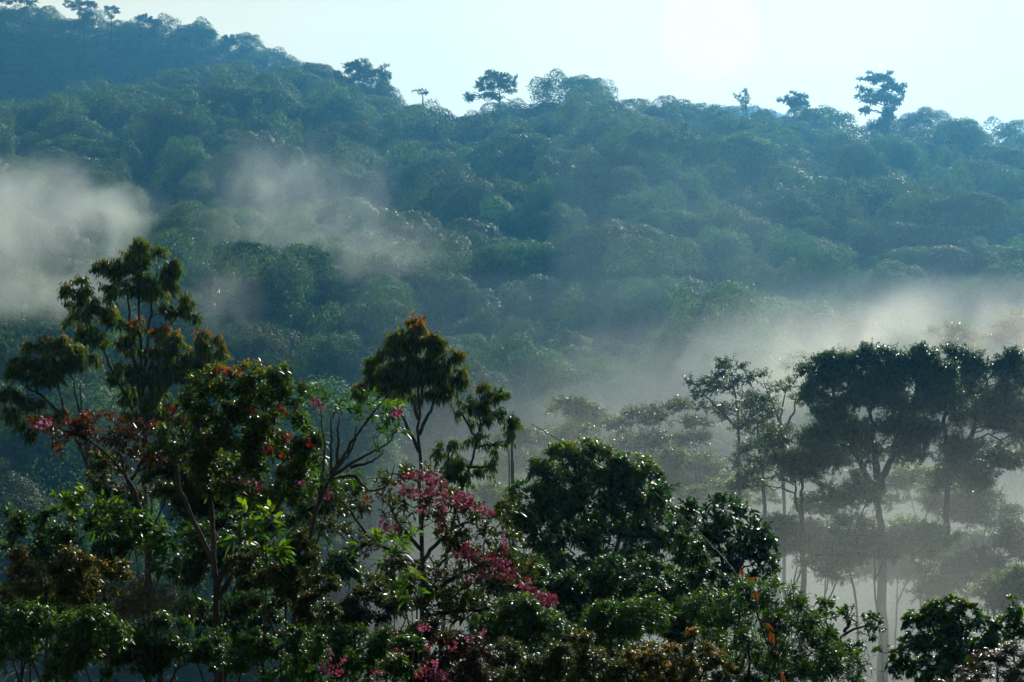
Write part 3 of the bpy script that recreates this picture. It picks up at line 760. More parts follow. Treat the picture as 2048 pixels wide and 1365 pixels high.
plant('slender_tree', 'central slender tree with rusty-tipped pointed crown and drooping leaves', 'tree', 38,
      [[(850, 1400), (844, 1140), (839, 950), (836, 800), (832, 650)], [(839, 905), (800, 820), (760, 770)], [(838, 870), (870, 800), (890, 750)], [(837, 840), (815, 770), (790, 720)], [(838, 820), (850, 750), (862, 700)]],
      [(830, 640, 18, 14, 0, 1, .5), (815, 660, 26, 16, 0, 1, .3), (850, 665, 28, 16, 0, 1, .3), (832, 690, 46, 22), (790, 690, 28, 18), (878, 690, 26, 18, 0, 1, .15), (775, 720, 28, 22), (815, 722, 42, 24), (860, 722, 40, 24), (898, 722, 20, 22),
       (755, 750, 26, 18), (795, 755, 40, 20), (845, 755, 46, 20), (890, 755, 28, 20), (915, 745, 12, 18), (740, 778, 22, 14), (775, 785, 26, 12), (835, 790, 34, 12), (805, 778, 30, 12), (880, 785, 30, 10), (715, 785, 16, 12), (918, 775, 8, 12)],
      'droop', (13, 2.8), 5.5, 'fleck', 'bark', (.05, .45), 9, 1.4, 1.0, 'slender trees of the near slope', .07, 1, 7, tips=.5)
plant('slender_tree', 'leaning thin tree with hanging leaf tufts right of the rusty-tipped crown', 'tree', 37,
      [[(880, 1400), (890, 1120), (915, 1000), (945, 920), (958, 860), (960, 800)], [(950, 895), (985, 890), (1015, 880)], [(935, 935), (980, 935), (995, 930)], [(925, 970), (895, 920), (900, 890)], [(953, 880), (925, 830), (915, 820)]],
      [(965, 790, 24, 12, 0, 1, .3), (990, 795, 20, 14), (950, 812, 22, 14), (985, 822, 26, 14), (1010, 845, 20, 18), (1022, 870, 10, 16), (955, 845, 20, 10, 0, .8), (925, 812, 20, 12), (905, 828, 10, 10, 0, .7), (965, 875, 24, 8), (990, 893, 12, 10),
       (880, 898, 22, 8), (912, 892, 16, 9), (868, 912, 8, 8, 0, .7), (905, 930, 30, 12), (930, 925, 16, 10), (905, 958, 32, 12), (938, 955, 22, 16), (990, 938, 9, 18), (925, 980, 26, 10), (878, 955, 10, 12, 0, .6)],
      'droop', (13, 2.8), 4, 'fleck', 'bark', (.05, .45), 9, 1.4, 1.0, 'slender trees of the near slope', .05, 1, 7, tips=.3)
# ------------------------------------------------------------------ dense shrubs and small trees close to the viewer
N = 'shrubs and small trees of the foreground thicket'
plant('domed_tree', 'dense twin-domed green tree with leaf rosettes in the centre foreground', 'tree', 36,
      [[(1195, 1500), (1192, 1250), (1185, 1100), (1165, 1000), (1158, 930)], [(1190, 1200), (1240, 1080), (1262, 960)], [(1192, 1230), (1120, 1130), (1060, 1040)]],
      [(1158, 908, 30, 18, 0, 1, .1), (1120, 930, 34, 22), (1190, 930, 34, 22), (1090, 955, 30, 20, 0, 1, .1), (1150, 960, 50, 30), (1200, 975, 44, 30), (1235, 950, 26, 20, 0, 1, .1), (1268, 935, 32, 20, 0, 1, .1), (1290, 965, 26, 26),
       (1250, 975, 40, 26), (1060, 990, 30, 20), (1035, 1010, 28, 18, 0, 1, .1), (1110, 1000, 46, 30), (1170, 1020, 54, 32), (1240, 1020, 54, 32), (1300, 1010, 30, 30), (1025, 1045, 26, 22), (1070, 1050, 40, 28), (1130, 1070, 50, 32), (1210, 1080, 56, 34),
       (1290, 1070, 46, 34), (1335, 1050, 30, 24, 0, 1, .1), (1060, 1105, 38, 28), (1110, 1140, 44, 30), (1180, 1150, 54, 34), (1260, 1150, 54, 34), (1330, 1110, 36, 30), (1320, 1180, 40, 28), (1040, 1160, 30, 24), (1340, 1230, 34, 24), (1250, 1210, 40, 24)],
      'rosette', (14, 4.6), 5.2, 'deep', 'bark', (.15, .8), 9, 1.5, 1.0, N, .09, 1, 8, tips=.3)
plant('leafy_tree', 'dark tree with large hanging brownish leaves right of the twin-domed tree', 'tree', 34,
      [[(1455, 1500), (1450, 1250), (1442, 1120), (1430, 1040)], [(1450, 1220), (1490, 1110), (1500, 1050)], [(1448, 1200), (1380, 1110), (1355, 1040)]],
      [(1330, 985, 16, 14), (1322, 1010, 16, 16), (1368, 1025, 26, 18), (1362, 1060, 26, 20), (1410, 1035, 26, 16, 0, .9), (1450, 1020, 34, 18), (1490, 1030, 26, 16), (1520, 1060, 24, 20), (1545, 1095, 20, 24), (1440, 1060, 46, 22), (1490, 1080, 40, 24), (1530, 1130, 30, 24),
       (1410, 1090, 44, 28), (1470, 1120, 46, 28), (1400, 1140, 44, 28), (1520, 1165, 30, 20), (1450, 1165, 50, 28), (1380, 1180, 44, 26)],
      'long', (15, 6.2), 4.0, 'deep', 'bark', (.0, .5), 8, 1.5, 1.0, N, .08, 1, 7, tips=.1)
plant('bamboo', 'bright-leaved bamboo thicket spilling below the dark leafy tree', 'bamboo', 24,
      [[(1500, 1500), (1500, 1300), (1480, 1200)], [(1505, 1450), (1560, 1300), (1590, 1230)], [(1500, 1450), (1430, 1300), (1400, 1220)]],
      [(1400, 1215, 36, 22), (1450, 1200, 40, 22), (1510, 1195, 44, 24), (1560, 1200, 34, 20), (1600, 1220, 30, 20), (1430, 1250, 50, 28), (1500, 1245, 54, 28), (1570, 1250, 50, 28), (1625, 1260, 34, 24),
       (1460, 1295, 54, 28), (1530, 1300, 54, 28), (1600, 1305, 50, 28), (1660, 1300, 40, 26), (1500, 1345, 60, 26), (1580, 1350, 60, 26), (1660, 1350, 50, 24), (1715, 1335, 30, 20), (1410, 1300, 34, 24)],
      'long', (15, 3), 2.2, 'fresh', 'bark', (.0, .8), 6, 1.8, 1.0, N, .03, 1, 7, tips=.25)
plant('branchy_tree', 'small open tree reaching right over the misty gap beside the bamboo', 'tree', 28,
      [[(1580, 1500), (1640, 1330), (1690, 1265), (1740, 1250)], [(1640, 1330), (1655, 1260), (1650, 1215)], [(1690, 1265), (1705, 1235)]],
      [(1648, 1212, 18, 11), (1668, 1222, 14, 9), (1640, 1235, 16, 11), (1700, 1228, 18, 10), (1725, 1240, 14, 10), (1745, 1252, 15, 9), (1735, 1268, 12, 10), (1700, 1252, 14, 7), (1620, 1250, 26, 16), (1600, 1215, 22, 14), (1640, 1275, 34, 14)],
      'long', (11, 5), 3.8, 'deep', 'bark', (.2, .85), 8, 1.5, 1.0, N, .05, 1, 7, tips=.2)
plant('round_bush', 'rounded dark glossy bush alone at the lower right over the mist', 'bush', 28,
      [[(1900, 1500), (1900, 1330), (1900, 1260)]],
      [(1905, 1222, 36, 16, 0, 1, .15), (1870, 1238, 30, 18), (1940, 1235, 30, 18, 0, 1, .1), (1845, 1262, 30, 20), (1905, 1262, 46, 26), (1965, 1262, 30, 22), (1820, 1295, 26, 20), (1870, 1300, 46, 28), (1930, 1300, 46, 28), (1985, 1295, 26, 22), (1810, 1330, 30, 20), (1850, 1345, 50, 24), (1920, 1345, 50, 24), (1790, 1300, 14, 7, 0, .7), (1772, 1306, 10, 5, 0, .6)],
      'rosette', (11, 6), 5.4, 'deep', 'bark', (.05, .7), 9, 1.4, 1.0, N, .06, 1, 8, tips=.35)
plant('bush', 'upright pointed green bush cut by the lower right frame edge', 'bush', 26,
      [[(2030, 1500), (2028, 1330), (2028, 1240)]],
      [(2028, 1222, 9, 16), (2016, 1248, 12, 14), (2040, 1240, 10, 16), (2030, 1262, 18, 16), (2045, 1275, 16, 20), (2010, 1275, 12, 12)],
      'rosette', (11, 4.5), 4.6, 'fresh', 'bark', (.1, .7), 8, 1.3, 1.0, N, .03, 1, 7, tips=.3)
plant('rusty_shrub', 'feathery rust-brown shrub in the bottom right corner', 'shrub', 22,
      [[(2000, 1500), (1998, 1380), (1995, 1340)]],
      [(2030, 1308, 30, 16), (1990, 1328, 34, 16), (2045, 1340, 26, 18), (1950, 1350, 34, 14), (2005, 1355, 46, 16), (1910, 1372, 30, 12)],
      'spray', (11, 2.4), 4.6, 'rusty', 'bark', (.1, .9), 10, 2.0, 1.0, N, .03, 1, 8, tips=.1)
# the big shrub with red young leaves and pods
plant('flowering_shrub', 'big tangled shrub with scattered red flowers in the left centre foreground', 'shrub', 21,
      [[(445, 1500), (435, 1260), (428, 1100), (418, 960), (430, 850)], [(432, 1180), (500, 1010), (540, 880), (560, 800)], [(430, 1130), (360, 980), (340, 860)], [(433, 1200), (560, 1010), (620, 900)]],
      [(440, 755, 30, 14, 0, 1, .3), (490, 745, 34, 12, 0, 1, .4), (540, 745, 30, 14, 0, 1, .1), (585, 770, 24, 16), (400, 785, 34, 20), (455, 785, 40, 22), (510, 785, 44, 24), (565, 800, 36, 22), (605, 790, 18, 14), (380, 825, 34, 22), (430, 830, 44, 26), (490, 835, 48, 26), (550, 845, 44, 26), (600, 850, 26, 20),
       (350, 860, 30, 20), (400, 875, 44, 26), (460, 885, 48, 26), (525, 895, 48, 28), (585, 900, 40, 24), (630, 890, 22, 16), (370, 915, 40, 22), (430, 935, 48, 26), (500, 945, 50, 28), (570, 950, 46, 26), (625, 935, 30, 18), (330, 900, 30, 16),
       (460, 985, 50, 24, 0, .8), (530, 1000, 50, 26, 0, .8), (400, 975, 40, 20, 0, .7), (600, 985, 36, 20, 0, .7)],
      'shrub', (13, 5), 4.6, 'fleck', 'bark', (.0, .55), 8, 1.7, 1.0, N, .055, 1, 8, tips=.22,
      flowers=[(344, 822, 9, 14, 16, 'red'), (565, 818, 9, 8, 14, 'red'), (503, 824, 8, 6, 10, 'red'), (578, 875, 12, 7, 14, 'red'), (615, 884, 7, 7, 10, 'red'), (537, 900, 7, 6, 9, 'red'), (570, 909, 8, 7, 10, 'red'), (410, 866, 7, 7, 9, 'red'), (465, 742, 16, 6, 16, 'red'), (442, 736, 10, 6, 12, 'red'), (375, 838, 8, 6, 9, 'red'),
               (480, 962, 14, 7, 12, 'pink', (.5, 1)), (600, 968, 8, 6, 8, 'pink', (.5, 1)), (520, 970, 8, 6, 8, 'pink', (.4, 1))])
plant('flowering_shrub', 'low arching reddish shrub branch with pink flower at the far left', 'shrub', 22,
      [[(330, 1500), (310, 1250), (290, 1050), (262, 960), (190, 885), (110, 855)], [(290, 1050), (250, 950), (230, 870)], [(262, 960), (300, 900), (320, 870)]],
      [(100, 850, 24, 12, 0, .9, .2), (145, 862, 28, 14), (190, 850, 30, 12, 0, 1, .3), (235, 858, 28, 14, 0, 1, .2), (180, 878, 34, 14), (240, 885, 34, 16), (285, 880, 30, 16, 0, 1, .1), (130, 885, 24, 12, 0, .7), (290, 915, 34, 16, 0, .8), (230, 915, 30, 12, 0, .6), (330, 935, 30, 16, 0, .8)],
      'long', (17, 4.6), 3.2, 'maroon', 'bark', (.0, .8), 8, 1.5, 1.0, N, .035, 1, 7, tips=.2,
      flowers=[(88, 846, 9, 6, 12, 'pink', (.5, 1)), (78, 850, 6, 5, 8, 'pink', (.5, 1))])
plant('flowering_shrub', 'branchy shrub with upcurved bare twigs and purple flowers left of the central crown', 'shrub', 19,
      [[(560, 1500), (590, 1200), (635, 1010), (662, 955), (700, 890), (750, 820), (785, 780)], [(662, 955), (720, 915), (775, 890), (800, 850)], [(640, 1000), (650, 900), (640, 820)],
       [(662, 950), (663, 880), (660, 830)], [(675, 930), (676, 870), (678, 835)], [(668, 940), (705, 900), (715, 850)], [(700, 935), (745, 925), (770, 900)], [(662, 958), (710, 950), (735, 985), (775, 975), (790, 930)]],
      [(632, 800, 22, 10), (655, 790, 18, 9), (620, 825, 18, 10, 0, .7), (675, 815, 12, 8, 0, .6), (700, 830, 18, 12), (725, 800, 14, 12, 0, .8), (735, 835, 18, 12, 0, .8), (765, 825, 26, 14, 0, .9, .3), (790, 835, 18, 14, 0, .9), (780, 860, 24, 14, 0, .7), (745, 870, 24, 12, 0, .4), (640, 955, 24, 12), (690, 955, 20, 12, 0, .5), (650, 985, 26, 14)],
      'long', (20, 4.6), 2.6, 'fresh', 'bark', (.0, .7), 7, 1.2, 1.0, N, .032, 1, 6, tips=.15,
      flowers=[(632, 802, 8, 6, 8, 'pink', (.2, .9)), (640, 815, 7, 6, 6, 'pink', (.4, 1)), (790, 828, 7, 5, 8, 'pink', (.4, .9)), (800, 822, 6, 4, 6, 'pink', (.3, .8))])
plant('blossom_tree', 'small tree covered in pink blossom clusters at the centre of the foreground', 'tree', 22,
      [[(862, 1500), (852, 1250), (846, 1140), (843, 1060), (850, 1000)], [(847, 1140), (800, 1110), (740, 1080), (700, 1020), (670, 990)], [(846, 1120), (900, 1060), (950, 1040), (1010, 1030)],
       [(850, 1190), (920, 1150), (980, 1120), (1030, 1150)], [(852, 1230), (960, 1220), (1050, 1200)], [(843, 1100), (790, 1040), (770, 990)], [(740, 1080), (700, 1110), (660, 1130)]],
      [(800, 965, 34, 16, 0, .7), (845, 960, 34, 18, 0, .8), (750, 975, 30, 16, 0, .5), (700, 985, 34, 18, 0, .45), (660, 1010, 34, 18, 0, .5), (720, 1030, 36, 20, 0, .4), (780, 1010, 34, 20, 0, .55), (830, 1010, 34, 22, 0, .9), (880, 1000, 34, 20), (915, 1030, 30, 18), (850, 1050, 36, 22, 0, .9), (800, 1060, 34, 22, 0, .5), (900, 1075, 36, 20, 0, .9),
       (960, 1035, 30, 12), (1010, 1032, 28, 12), (690, 1080, 36, 22, 0, .5), (740, 1110, 38, 22, 0, .5), (960, 1080, 34, 20), (1000, 1085, 24, 18), (920, 1120, 46, 24), (975, 1130, 46, 26), (1020, 1150, 36, 24), (900, 1160, 46, 26), (960, 1175, 50, 28), (1030, 1195, 44, 22), (880, 1205, 46, 26), (950, 1225, 50, 26), (1080, 1195, 20, 10, 0, .5), (790, 1130, 36, 18, 0, .6), (640, 1060, 34, 20, 0, .5)],
      'long', (17, 4.8), 2.9, 'olive', 'bark', (.0, .8), 7, 1.5, 1.0, N, .045, 1, 7, tips=.12,
      flowers=[(832, 950, 16, 9, 26, 'pink', (.1, .6)), (862, 958, 16, 10, 26, 'pink', (.1, .8)), (876, 972, 14, 12, 26, 'pink', (.2, .9)), (850, 985, 14, 8, 20, 'pink', (.3, 1)), (820, 985, 12, 9, 14, 'pink', (.2, .7)), (800, 975, 8, 8, 9, 'pink', (.4, 1)), (885, 1005, 11, 14, 26, 'pink', (.2, .9)), (915, 995, 12, 10, 20, 'pink', (.1, .8)), (932, 1003, 14, 13, 34, 'pink', (.2, .9)), (862, 985, 8, 6, 10, 'pink', (.6, 1)),
               (958, 1018, 12, 6, 14, 'pink', (.2, .9)), (975, 1025, 10, 6, 10, 'pink', (.2, .7)), (770, 1048, 10, 8, 14, 'pink', (.3, 1)), (785, 1060, 12, 7, 14, 'pink', (.3, 1)), (880, 1045, 7, 14, 14, 'pink', (.1, .6)), (848, 1020, 8, 8, 10, 'pink', (.5, 1)), (655, 990, 7, 6, 8, 'pink', (.3, .8)), (730, 1010, 6, 6, 6, 'pink', (.3, .8)), (735, 990, 6, 6, 6, 'pink', (.1, .5)),
               (932, 1100, 20, 11, 30, 'pink', (.1, .9)), (955, 1110, 22, 12, 34, 'pink', (.1, .6)), (918, 1118, 12, 9, 16, 'pink', (.4, 1)), (985, 1120, 18, 9, 22, 'pink', (.0, .5)), (1003, 1128, 12, 12, 16, 'pink', (.2, 1)), (975, 1148, 18, 9, 22, 'pink', (.0, .9)), (1020, 1150, 12, 9, 16, 'pink', (.0, .5)), (1004, 1100, 10, 8, 10, 'pink', (.1, .6)), (1006, 1080, 5, 5, 6, 'pink', (.6, 1)),
               (1048, 1168, 11, 10, 18, 'pink', (.3, 1)), (1062, 1192, 17, 11, 40, 'pink', (.1, .8)), (1095, 1200, 16, 10, 40, 'pink', (.1, .8)), (1078, 1204, 16, 6, 20, 'pink', (.2, .9)), (1030, 1210, 14, 6, 18, 'pink', (.1, .6)), (996, 1205, 8, 6, 10, 'pink', (.5, 1)), (1000, 1215, 6, 5, 8, 'pink', (.7, 1)), (870, 1145, 12, 7, 14, 'pink', (0, .3)), (940, 1160, 8, 6, 8, 'pink', (.2, .8))])
# lower flowering shrubs along the bottom
plant('flowering_shrub', 'low leafy shrub with loose pink flower sprays at the bottom left centre', 'shrub', 17,
      [[(690, 1560), (685, 1420), (680, 1330)]],
      [(640, 1290, 46, 24), (700, 1280, 46, 24), (760, 1290, 44, 24), (650, 1335, 46, 24), (720, 1335, 50, 24), (790, 1340, 44, 22), (600, 1340, 34, 22), (820, 1300, 34, 22)],
      'shrub', (12, 4.6), 4.6, 'fresh', 'bark', (.0, .6), 8, 1.5, 1.0, N, .02, 1, 8, tips=.2,
      flowers=[(655, 1312, 10, 12, 20, 'pink', (.3, 1)), (650, 1335, 9, 10, 16, 'pink', (.3, 1)), (670, 1340, 12, 8, 18, 'pink', (.2, .8)), (688, 1318, 5, 5, 6, 'pink', (.4, 1)), (755, 1350, 10, 8, 12, 'pink', (.4, 1))])
plant('flowering_shrub', 'reddish shrub with small pink flowers below the blossom tree', 'shrub', 18,
      [[(860, 1560), (858, 1400), (855, 1320)]],
      [(800, 1285, 40, 24), (860, 1275, 46, 24), (920, 1285, 44, 24), (840, 1320, 50, 24), (900, 1330, 50, 24), (960, 1320, 44, 22), (840, 1358, 54, 22), (930, 1362, 54, 20)],
      'shrub', (12, 4.4), 4.2, 'maroon', 'bark', (.0, .7), 8, 1.5, 1.0, N, .02, 1, 8, tips=.1,
      flowers=[(848, 1255, 10, 6, 12, 'pink', (.3, 1)), (853, 1288, 11, 5, 12, 'pink', (.3, .9)), (905, 1292, 6, 6, 8, 'pink', (.3, 1)), (940, 1280, 5, 5, 6, 'pink', (.5, 1)), (966, 1265, 6, 4, 6, 'pink', (.5, 1)), (860, 1348, 22, 9, 40, 'pink', (.2, .9)), (885, 1358, 16, 7, 24, 'pink', (.3, 1)), (865, 1328, 10, 6, 10, 'pink', (.5, 1)), (790, 1308, 8, 8, 10, 'pink', (.2, .8))])
for lab, d_, cx, cy_, mat_, st_, lf, tb_, w, h in (
        ('small-leaved green shrub at the bottom below the twin-domed tree', 19, 1220, 1255, 'fresh', 'rosette', (13, 3.4), (.1, .7), 90, 40),
        ('glittering fine-leaved shrub at the bottom, centre right', 17, 1090, 1320, 'olive', 'shrub', (9, 3.6), (.1, .8), 110, 44),
        ('brown-tinged shrub at the bottom under the dark leafy tree', 17, 1370, 1325, 'olive', 'shrub', (8, 3.6), (.5, 1), 110, 40),
        ('olive shrub at the bottom between green and brown-tinged shrubs', 18, 1240, 1330, 'olive', 'shrub', (9, 3.6), (.2, .95), 90, 44),
        ('dark green shrub right below the pink flower sprays of the blossom tree', 20, 1050, 1260, 'deep', 'rosette', (12, 3.6), (.1, .8), 80, 36),
        ('dense creeper-covered shrub with tiny glinting leaves, left of centre', 18, 570, 1180, 'olive', 'shrub', (7.5, 4), (.1, .85), 100, 100),
        ('mossy green shrub mass at the bottom below the big flowering shrub', 16, 560, 1310, 'fresh', 'shrub', (8, 4), (.0, .5), 90, 60),
        ('dense olive thicket directly behind the big red-flowered shrub', 25, 450, 950, 'olive', 'shrub', (10, 4.2), (.0, .7), 150, 95),
        ('dark tangle between the left reddish branch and the big flowering shrub', 26, 300, 960, 'olive', 'shrub', (10, 4), (.0, .8), 110, 60),
        ('fine twiggy thicket behind the branchy purple-flowered shrub', 25, 620, 1010, 'deep', 'shrub', (10, 4), (.0, .8), 90, 60),
        ('dark bushy thicket at the left edge under the low round crown', 27, 60, 1080, 'deep', 'shrub', (9, 4), (.1, .9), 90, 60),
        ('shadowed thicket behind the hanging green-leaved climber', 26, 220, 1090, 'deep', 'shrub', (9, 4), (.0, .8), 110, 60),
        ('fine dark shrub at the bottom behind the glittering shrub', 25, 1140, 1330, 'deep', 'shrub', (9, 4), (.0, .8), 130, 60),
        ('olive fine shrub at the bottom behind the brown-tinged shrub', 24, 1310, 1340, 'olive', 'shrub', (9, 4), (.0, .8), 140, 50),
        ('dark shrub joining the twin-domed tree to the blossom tree', 29, 1060, 1190, 'deep', 'shrub', (9, 4), (.0, .7), 90, 60),
        ('dark shrub mass behind the upper bamboo leaves', 30, 1470, 1230, 'deep', 'shrub', (9, 4), (.0, .7), 110, 55),
        ('dark low shrub under the open branchy tree', 29, 1640, 1320, 'deep', 'shrub', (9, 4), (.0, .7), 100, 40),
        ('shadowed shrub under the blossom tree trunk', 26, 830, 1180, 'olive', 'shrub', (9, 4), (.0, .7), 70, 50),
        ('dark thicket shrub filling in behind the lime-leaved climber', 26, 480, 1090, 'deep', 'shrub', (10, 4.4), (.0, .6), 130, 60),
        ('dark glossy shrub behind the dense creeper shrub', 26, 660, 1190, 'deep', 'shrub', (10, 4.4), (.0, .7), 80, 70),
        ('olive thicket shrub under the left branches of the blossom tree', 25, 770, 1240, 'olive', 'shrub', (10, 4.2), (.0, .8), 90, 55),
        ('dark shrub in the hollow between blossom tree and twin-domed tree', 27, 990, 1270, 'deep', 'shrub', (9, 4), (.0, .7), 120, 70),
        ('dark shrub closing the foot of the twin-domed tree', 28, 1160, 1215, 'deep', 'rosette', (10, 3.6), (.0, .6), 150, 85),
        ('dark shrub between the twin-domed tree and the bamboo', 27, 1370, 1190, 'deep', 'shrub', (9, 4), (.0, .7), 110, 95),
        ('tall dim shrub rising along the left frame edge', 25, 40, 1230, 'deep', 'shrub', (10, 4.2), (.0, .9), 70, 90),
        ('dim shrub behind the orange-tinted shrub', 26, 200, 1280, 'olive', 'shrub', (9, 4), (.0, .8), 100, 70),
        ('deep green shrub at the base of the big flowering shrub', 24, 430, 1280, 'deep', 'shrub', (10, 4.4), (.0, .7), 110, 80),
        ('dark bottom shrub under the olive thicket', 23, 680, 1335, 'deep', 'shrub', (10, 4.2), (.0, .8), 110, 50),
        ('fine-leaved bottom shrub behind the reddish flowering shrub', 22, 910, 1350, 'olive', 'shrub', (9, 4), (.0, .8), 110, 46),
        ('fine-leaved dark shrub at the bottom behind the bamboo', 26, 1480, 1340, 'deep', 'shrub', (9, 4), (.0, .8), 120, 46),
        ('reddish-olive shrub at the left edge below the bright climber', 20, 90, 1150, 'olive', 'shrub', (11, 4.4), (.2, 1), 100, 60),
        ('dark shrub in the bottom left corner with few bright leaves', 17, 110, 1290, 'deep', 'shrub', (13, 5), (.1, .95), 130, 70),
        ('twiggy dark shrub at the bottom, second from the left corner', 18, 320, 1300, 'deep', 'shrub', (11, 4.6), (.0, .85), 120, 60),
        ('orange-tinted shrub beside the pale slender trunk on the left', 21, 210, 1190, 'olive', 'shrub', (11, 4.4), (.3, 1), 70, 60),
        ('shaded shrub around the dark trunks under the big flowering shrub', 22, 430, 1160, 'deep', 'shrub', (12, 5), (.0, .7), 100, 90)):
    r_ = np.random.default_rng(int(cx * 3 + cy_))
    nn = max(9, int(w * h / 420))
    cl = []
    for k in range(nn):
        a_ = r_.uniform(0, 6.28); q_ = math.sqrt(r_.random())
        cl.append((cx + math.cos(a_) * q_ * w, cy_ + math.sin(a_) * q_ * h, r_.uniform(26, 40), r_.uniform(16, 24)))
    plant('shrub', lab, 'shrub', d_, [[(cx, cy_ + h + 190), (cx + 4, cy_ + h), (cx, cy_)], [(cx, cy_ + h + 60), (cx - w * .4, cy_ + h * .3), (cx - w * .5, cy_)], [(cx, cy_ + h + 50), (cx + w * .4, cy_ + h * .2), (cx + w * .5, cy_ - h * .2)]],
          cl, st_, lf, 3.3, mat_, 'bark', tb_, 8, 1.8, 1.0, N, .025, 1, 8, tips=.15)
# bright large-leaved climbers
plant('climber', 'climber with large lime leaves lit from behind, left of centre', 'vine', 16,
      [[(520, 1500), (530, 1250), (535, 1100), (525, 1045)]],
      [(515, 1042, 26, 10, 0, 1, .3), (545, 1052, 20, 16, 0, 1, .4), (500, 1065, 22, 14), (548, 1085, 12, 22, 0, 1, .1), (530, 1110, 18, 18), (545, 1125, 14, 12)],
      'long', (32, 12), 1.8, 'fresh', 'bark', (.2, .85), 5, .8, 1.0, N, .012, 1, 5, tips=.1)
plant('climber', 'climber with broad bright green leaves in front of the blossom tree trunk', 'vine', 18,
      [[(780, 1500), (790, 1250), (790, 1110)]],
      [(770, 1088, 28, 12, 0, 1, .2), (805, 1092, 28, 14, 0, 1, .1), (735, 1092, 18, 10), (790, 1120, 20, 20)],
      'long', (26, 8), 2.2, 'fresh', 'bark', (.4, .9), 6, .8, 1.0, N, .01, 1, 5, tips=.1)
plant('climber', 'short climber shoot with lime leaves just left of the reddish blossom mass', 'vine', 17,
      [[(830, 1500), (825, 1250), (822, 1180)]],
      [(820, 1165, 10, 10, 0, 1, .2), (835, 1175, 16, 12, 0, 1, .2), (800, 1200, 26, 14), (835, 1205, 20, 14)],
      'long', (26, 8), 1.8, 'fresh', 'bark', (.3, .9), 6, .8, 1.0, N, .01, 1, 5, tips=.1)
plant('climber', 'climber with hanging green leaves over the upper left of the thicket', 'vine', 22,
      [[(300, 1500), (290, 1250), (270, 1080), (200, 1020)], [(270, 1080), (150, 1010), (100, 1000)]],
      [(110, 1000, 30, 7, 0, .9), (150, 1005, 26, 12, 0, 1, .2), (185, 1010, 24, 16, 0, 1, .2), (145, 1028, 14, 12, 0, 1, .1), (225, 1015, 30, 14), (260, 1035, 40, 22), (300, 1060, 40, 24), (230, 1055, 34, 22), (200, 1060, 20, 20, 0, .6), (330, 1090, 30, 22)],
      'long', (20, 8), 3.2, 'fresh', 'bark', (.1, .8), 6, 1.0, 1.0, N, .015, 1, 6, tips=.2)
plant('climber', 'broad-leaved climber with dull green leaves beside the pale left trunk', 'vine', 19,
      [[(350, 1500), (350, 1250), (345, 1130)]],
      [(320, 1105, 22, 12), (345, 1120, 26, 16), (370, 1105, 18, 14), (330, 1140, 24, 14), (360, 1150, 22, 16)],
      'long', (28, 11), 2.4, 'fresh', 'bark', (.0, .6), 5, .8, 1.0, N, .012, 1, 5, tips=.1)
plant('bare_shrub', 'leafless grey twiggy shrub between the left thicket and the creeper shrub', 'shrub', 19,
      [[(270, 1500), (272, 1300), (262, 1200)], [(272, 1330), (320, 1230), (340, 1190)], [(271, 1300), (230, 1220)]],
      [(262, 1190, 46, 30, 0, .5), (310, 1200, 40, 34, 0, .5), (340, 1220, 40, 30, 0, .5), (240, 1230, 40, 30, 0, .4)],
      'shrub', (7, 2.5), 1.0, 'olive', 'bark_pale', (.3, 1), 4, 6, 1.0, N, .015, 0, 10)

# leaning bamboo culms with dry sheaths
M['culm'] = bark_mat('culm_skin', (.012, .010, .008), (.03, .026, .018), 3.0, .8)
def culm(label, d, pts, rad, sheaths=()):
    P = np.array([at(x, y, d + dd) for x, y, dd in pts])
    n = len(P) * 8; tt = np.linspace(0, len(P) - 1, n)
    S = np.stack([np.interp(tt, np.arange(len(P)), P[:, k]) for k in range(3)], 1)
    for _ in range(12): S[1:-1] = (S[:-2] + 2 * S[1:-1] + S[2:]) / 4
    e = empty('bamboo_culm', S[-1]); tag(e, label, 'bamboo', 'leaning bamboo culms')
    rr = np.linspace(.45, 1, n) * rad
    m = MB(); rr2 = rr * (1 + .35 * (np.arange(n) % 5 == 0)); v, f = tube(S, rr2, 8); m.add(v, f)
    off = np.array(e.location); m.build('culm', M['culm'], e, True, off)
    r_ = np.random.default_rng(4)
    for (x, y, L, W, ang) in sheaths:
        p = at(x, y, d - .3)[None]; pm = d / FPX; a = math.radians(ang)
        for j in range(2):
            ax = np.array([[math.cos(a + j * .35), -.25 + j * .4, -math.sin(a + j * .35)]])
            v, f, k = leaf_arrays(p, ax, np.array([[.4, -.8, .4]]) + r_.normal(size=(1, 3)) * .2, np.array([L * pm * (.8 - .2 * j)]), np.array([W * pm * .7]), .3, .15, 1)
            m = MB(); m.add(v, f, .5)
            m.build('dry_sheath', M['sheath'], e, False, off)
M['sheath'] = leaf_mat('dry_sheath', [(0, (.16, .035, .008)), (1, (.26, .07, .015))], .5, .3, .4, 1.0, .1)
culm('long thin dark culm leaning in from the upper left behind the twin-domed tree', 40, [(1063, 848, 0), (1100, 870, 0), (1140, 893, 0), (1225, 945, -1), (1310, 1000, -2), (1360, 1075, -8)], .014)
culm('culm hung with dry orange sheaths in front of the bamboo thicket', 22, [(1310, 985, 6), (1400, 1065, 3), (1470, 1140, 0), (1510, 1215, 0), (1535, 1290, 0), (1580, 1420, 0)], .008,
     [(1482, 1135, 24, 9, 80), (1496, 1160, 24, 8, -28), (1508, 1180, 30, 12, 70), (1530, 1245, 28, 9, 40), (1540, 1262, 36, 11, 72), (1560, 1345, 30, 9, 60)])
culm('short thin culm crossing the left side of the twin-domed tree', 33, [(1048, 1008, 0), (1080, 1045, 0), (1110, 1075, 0), (1150, 1110, 1)], .014)

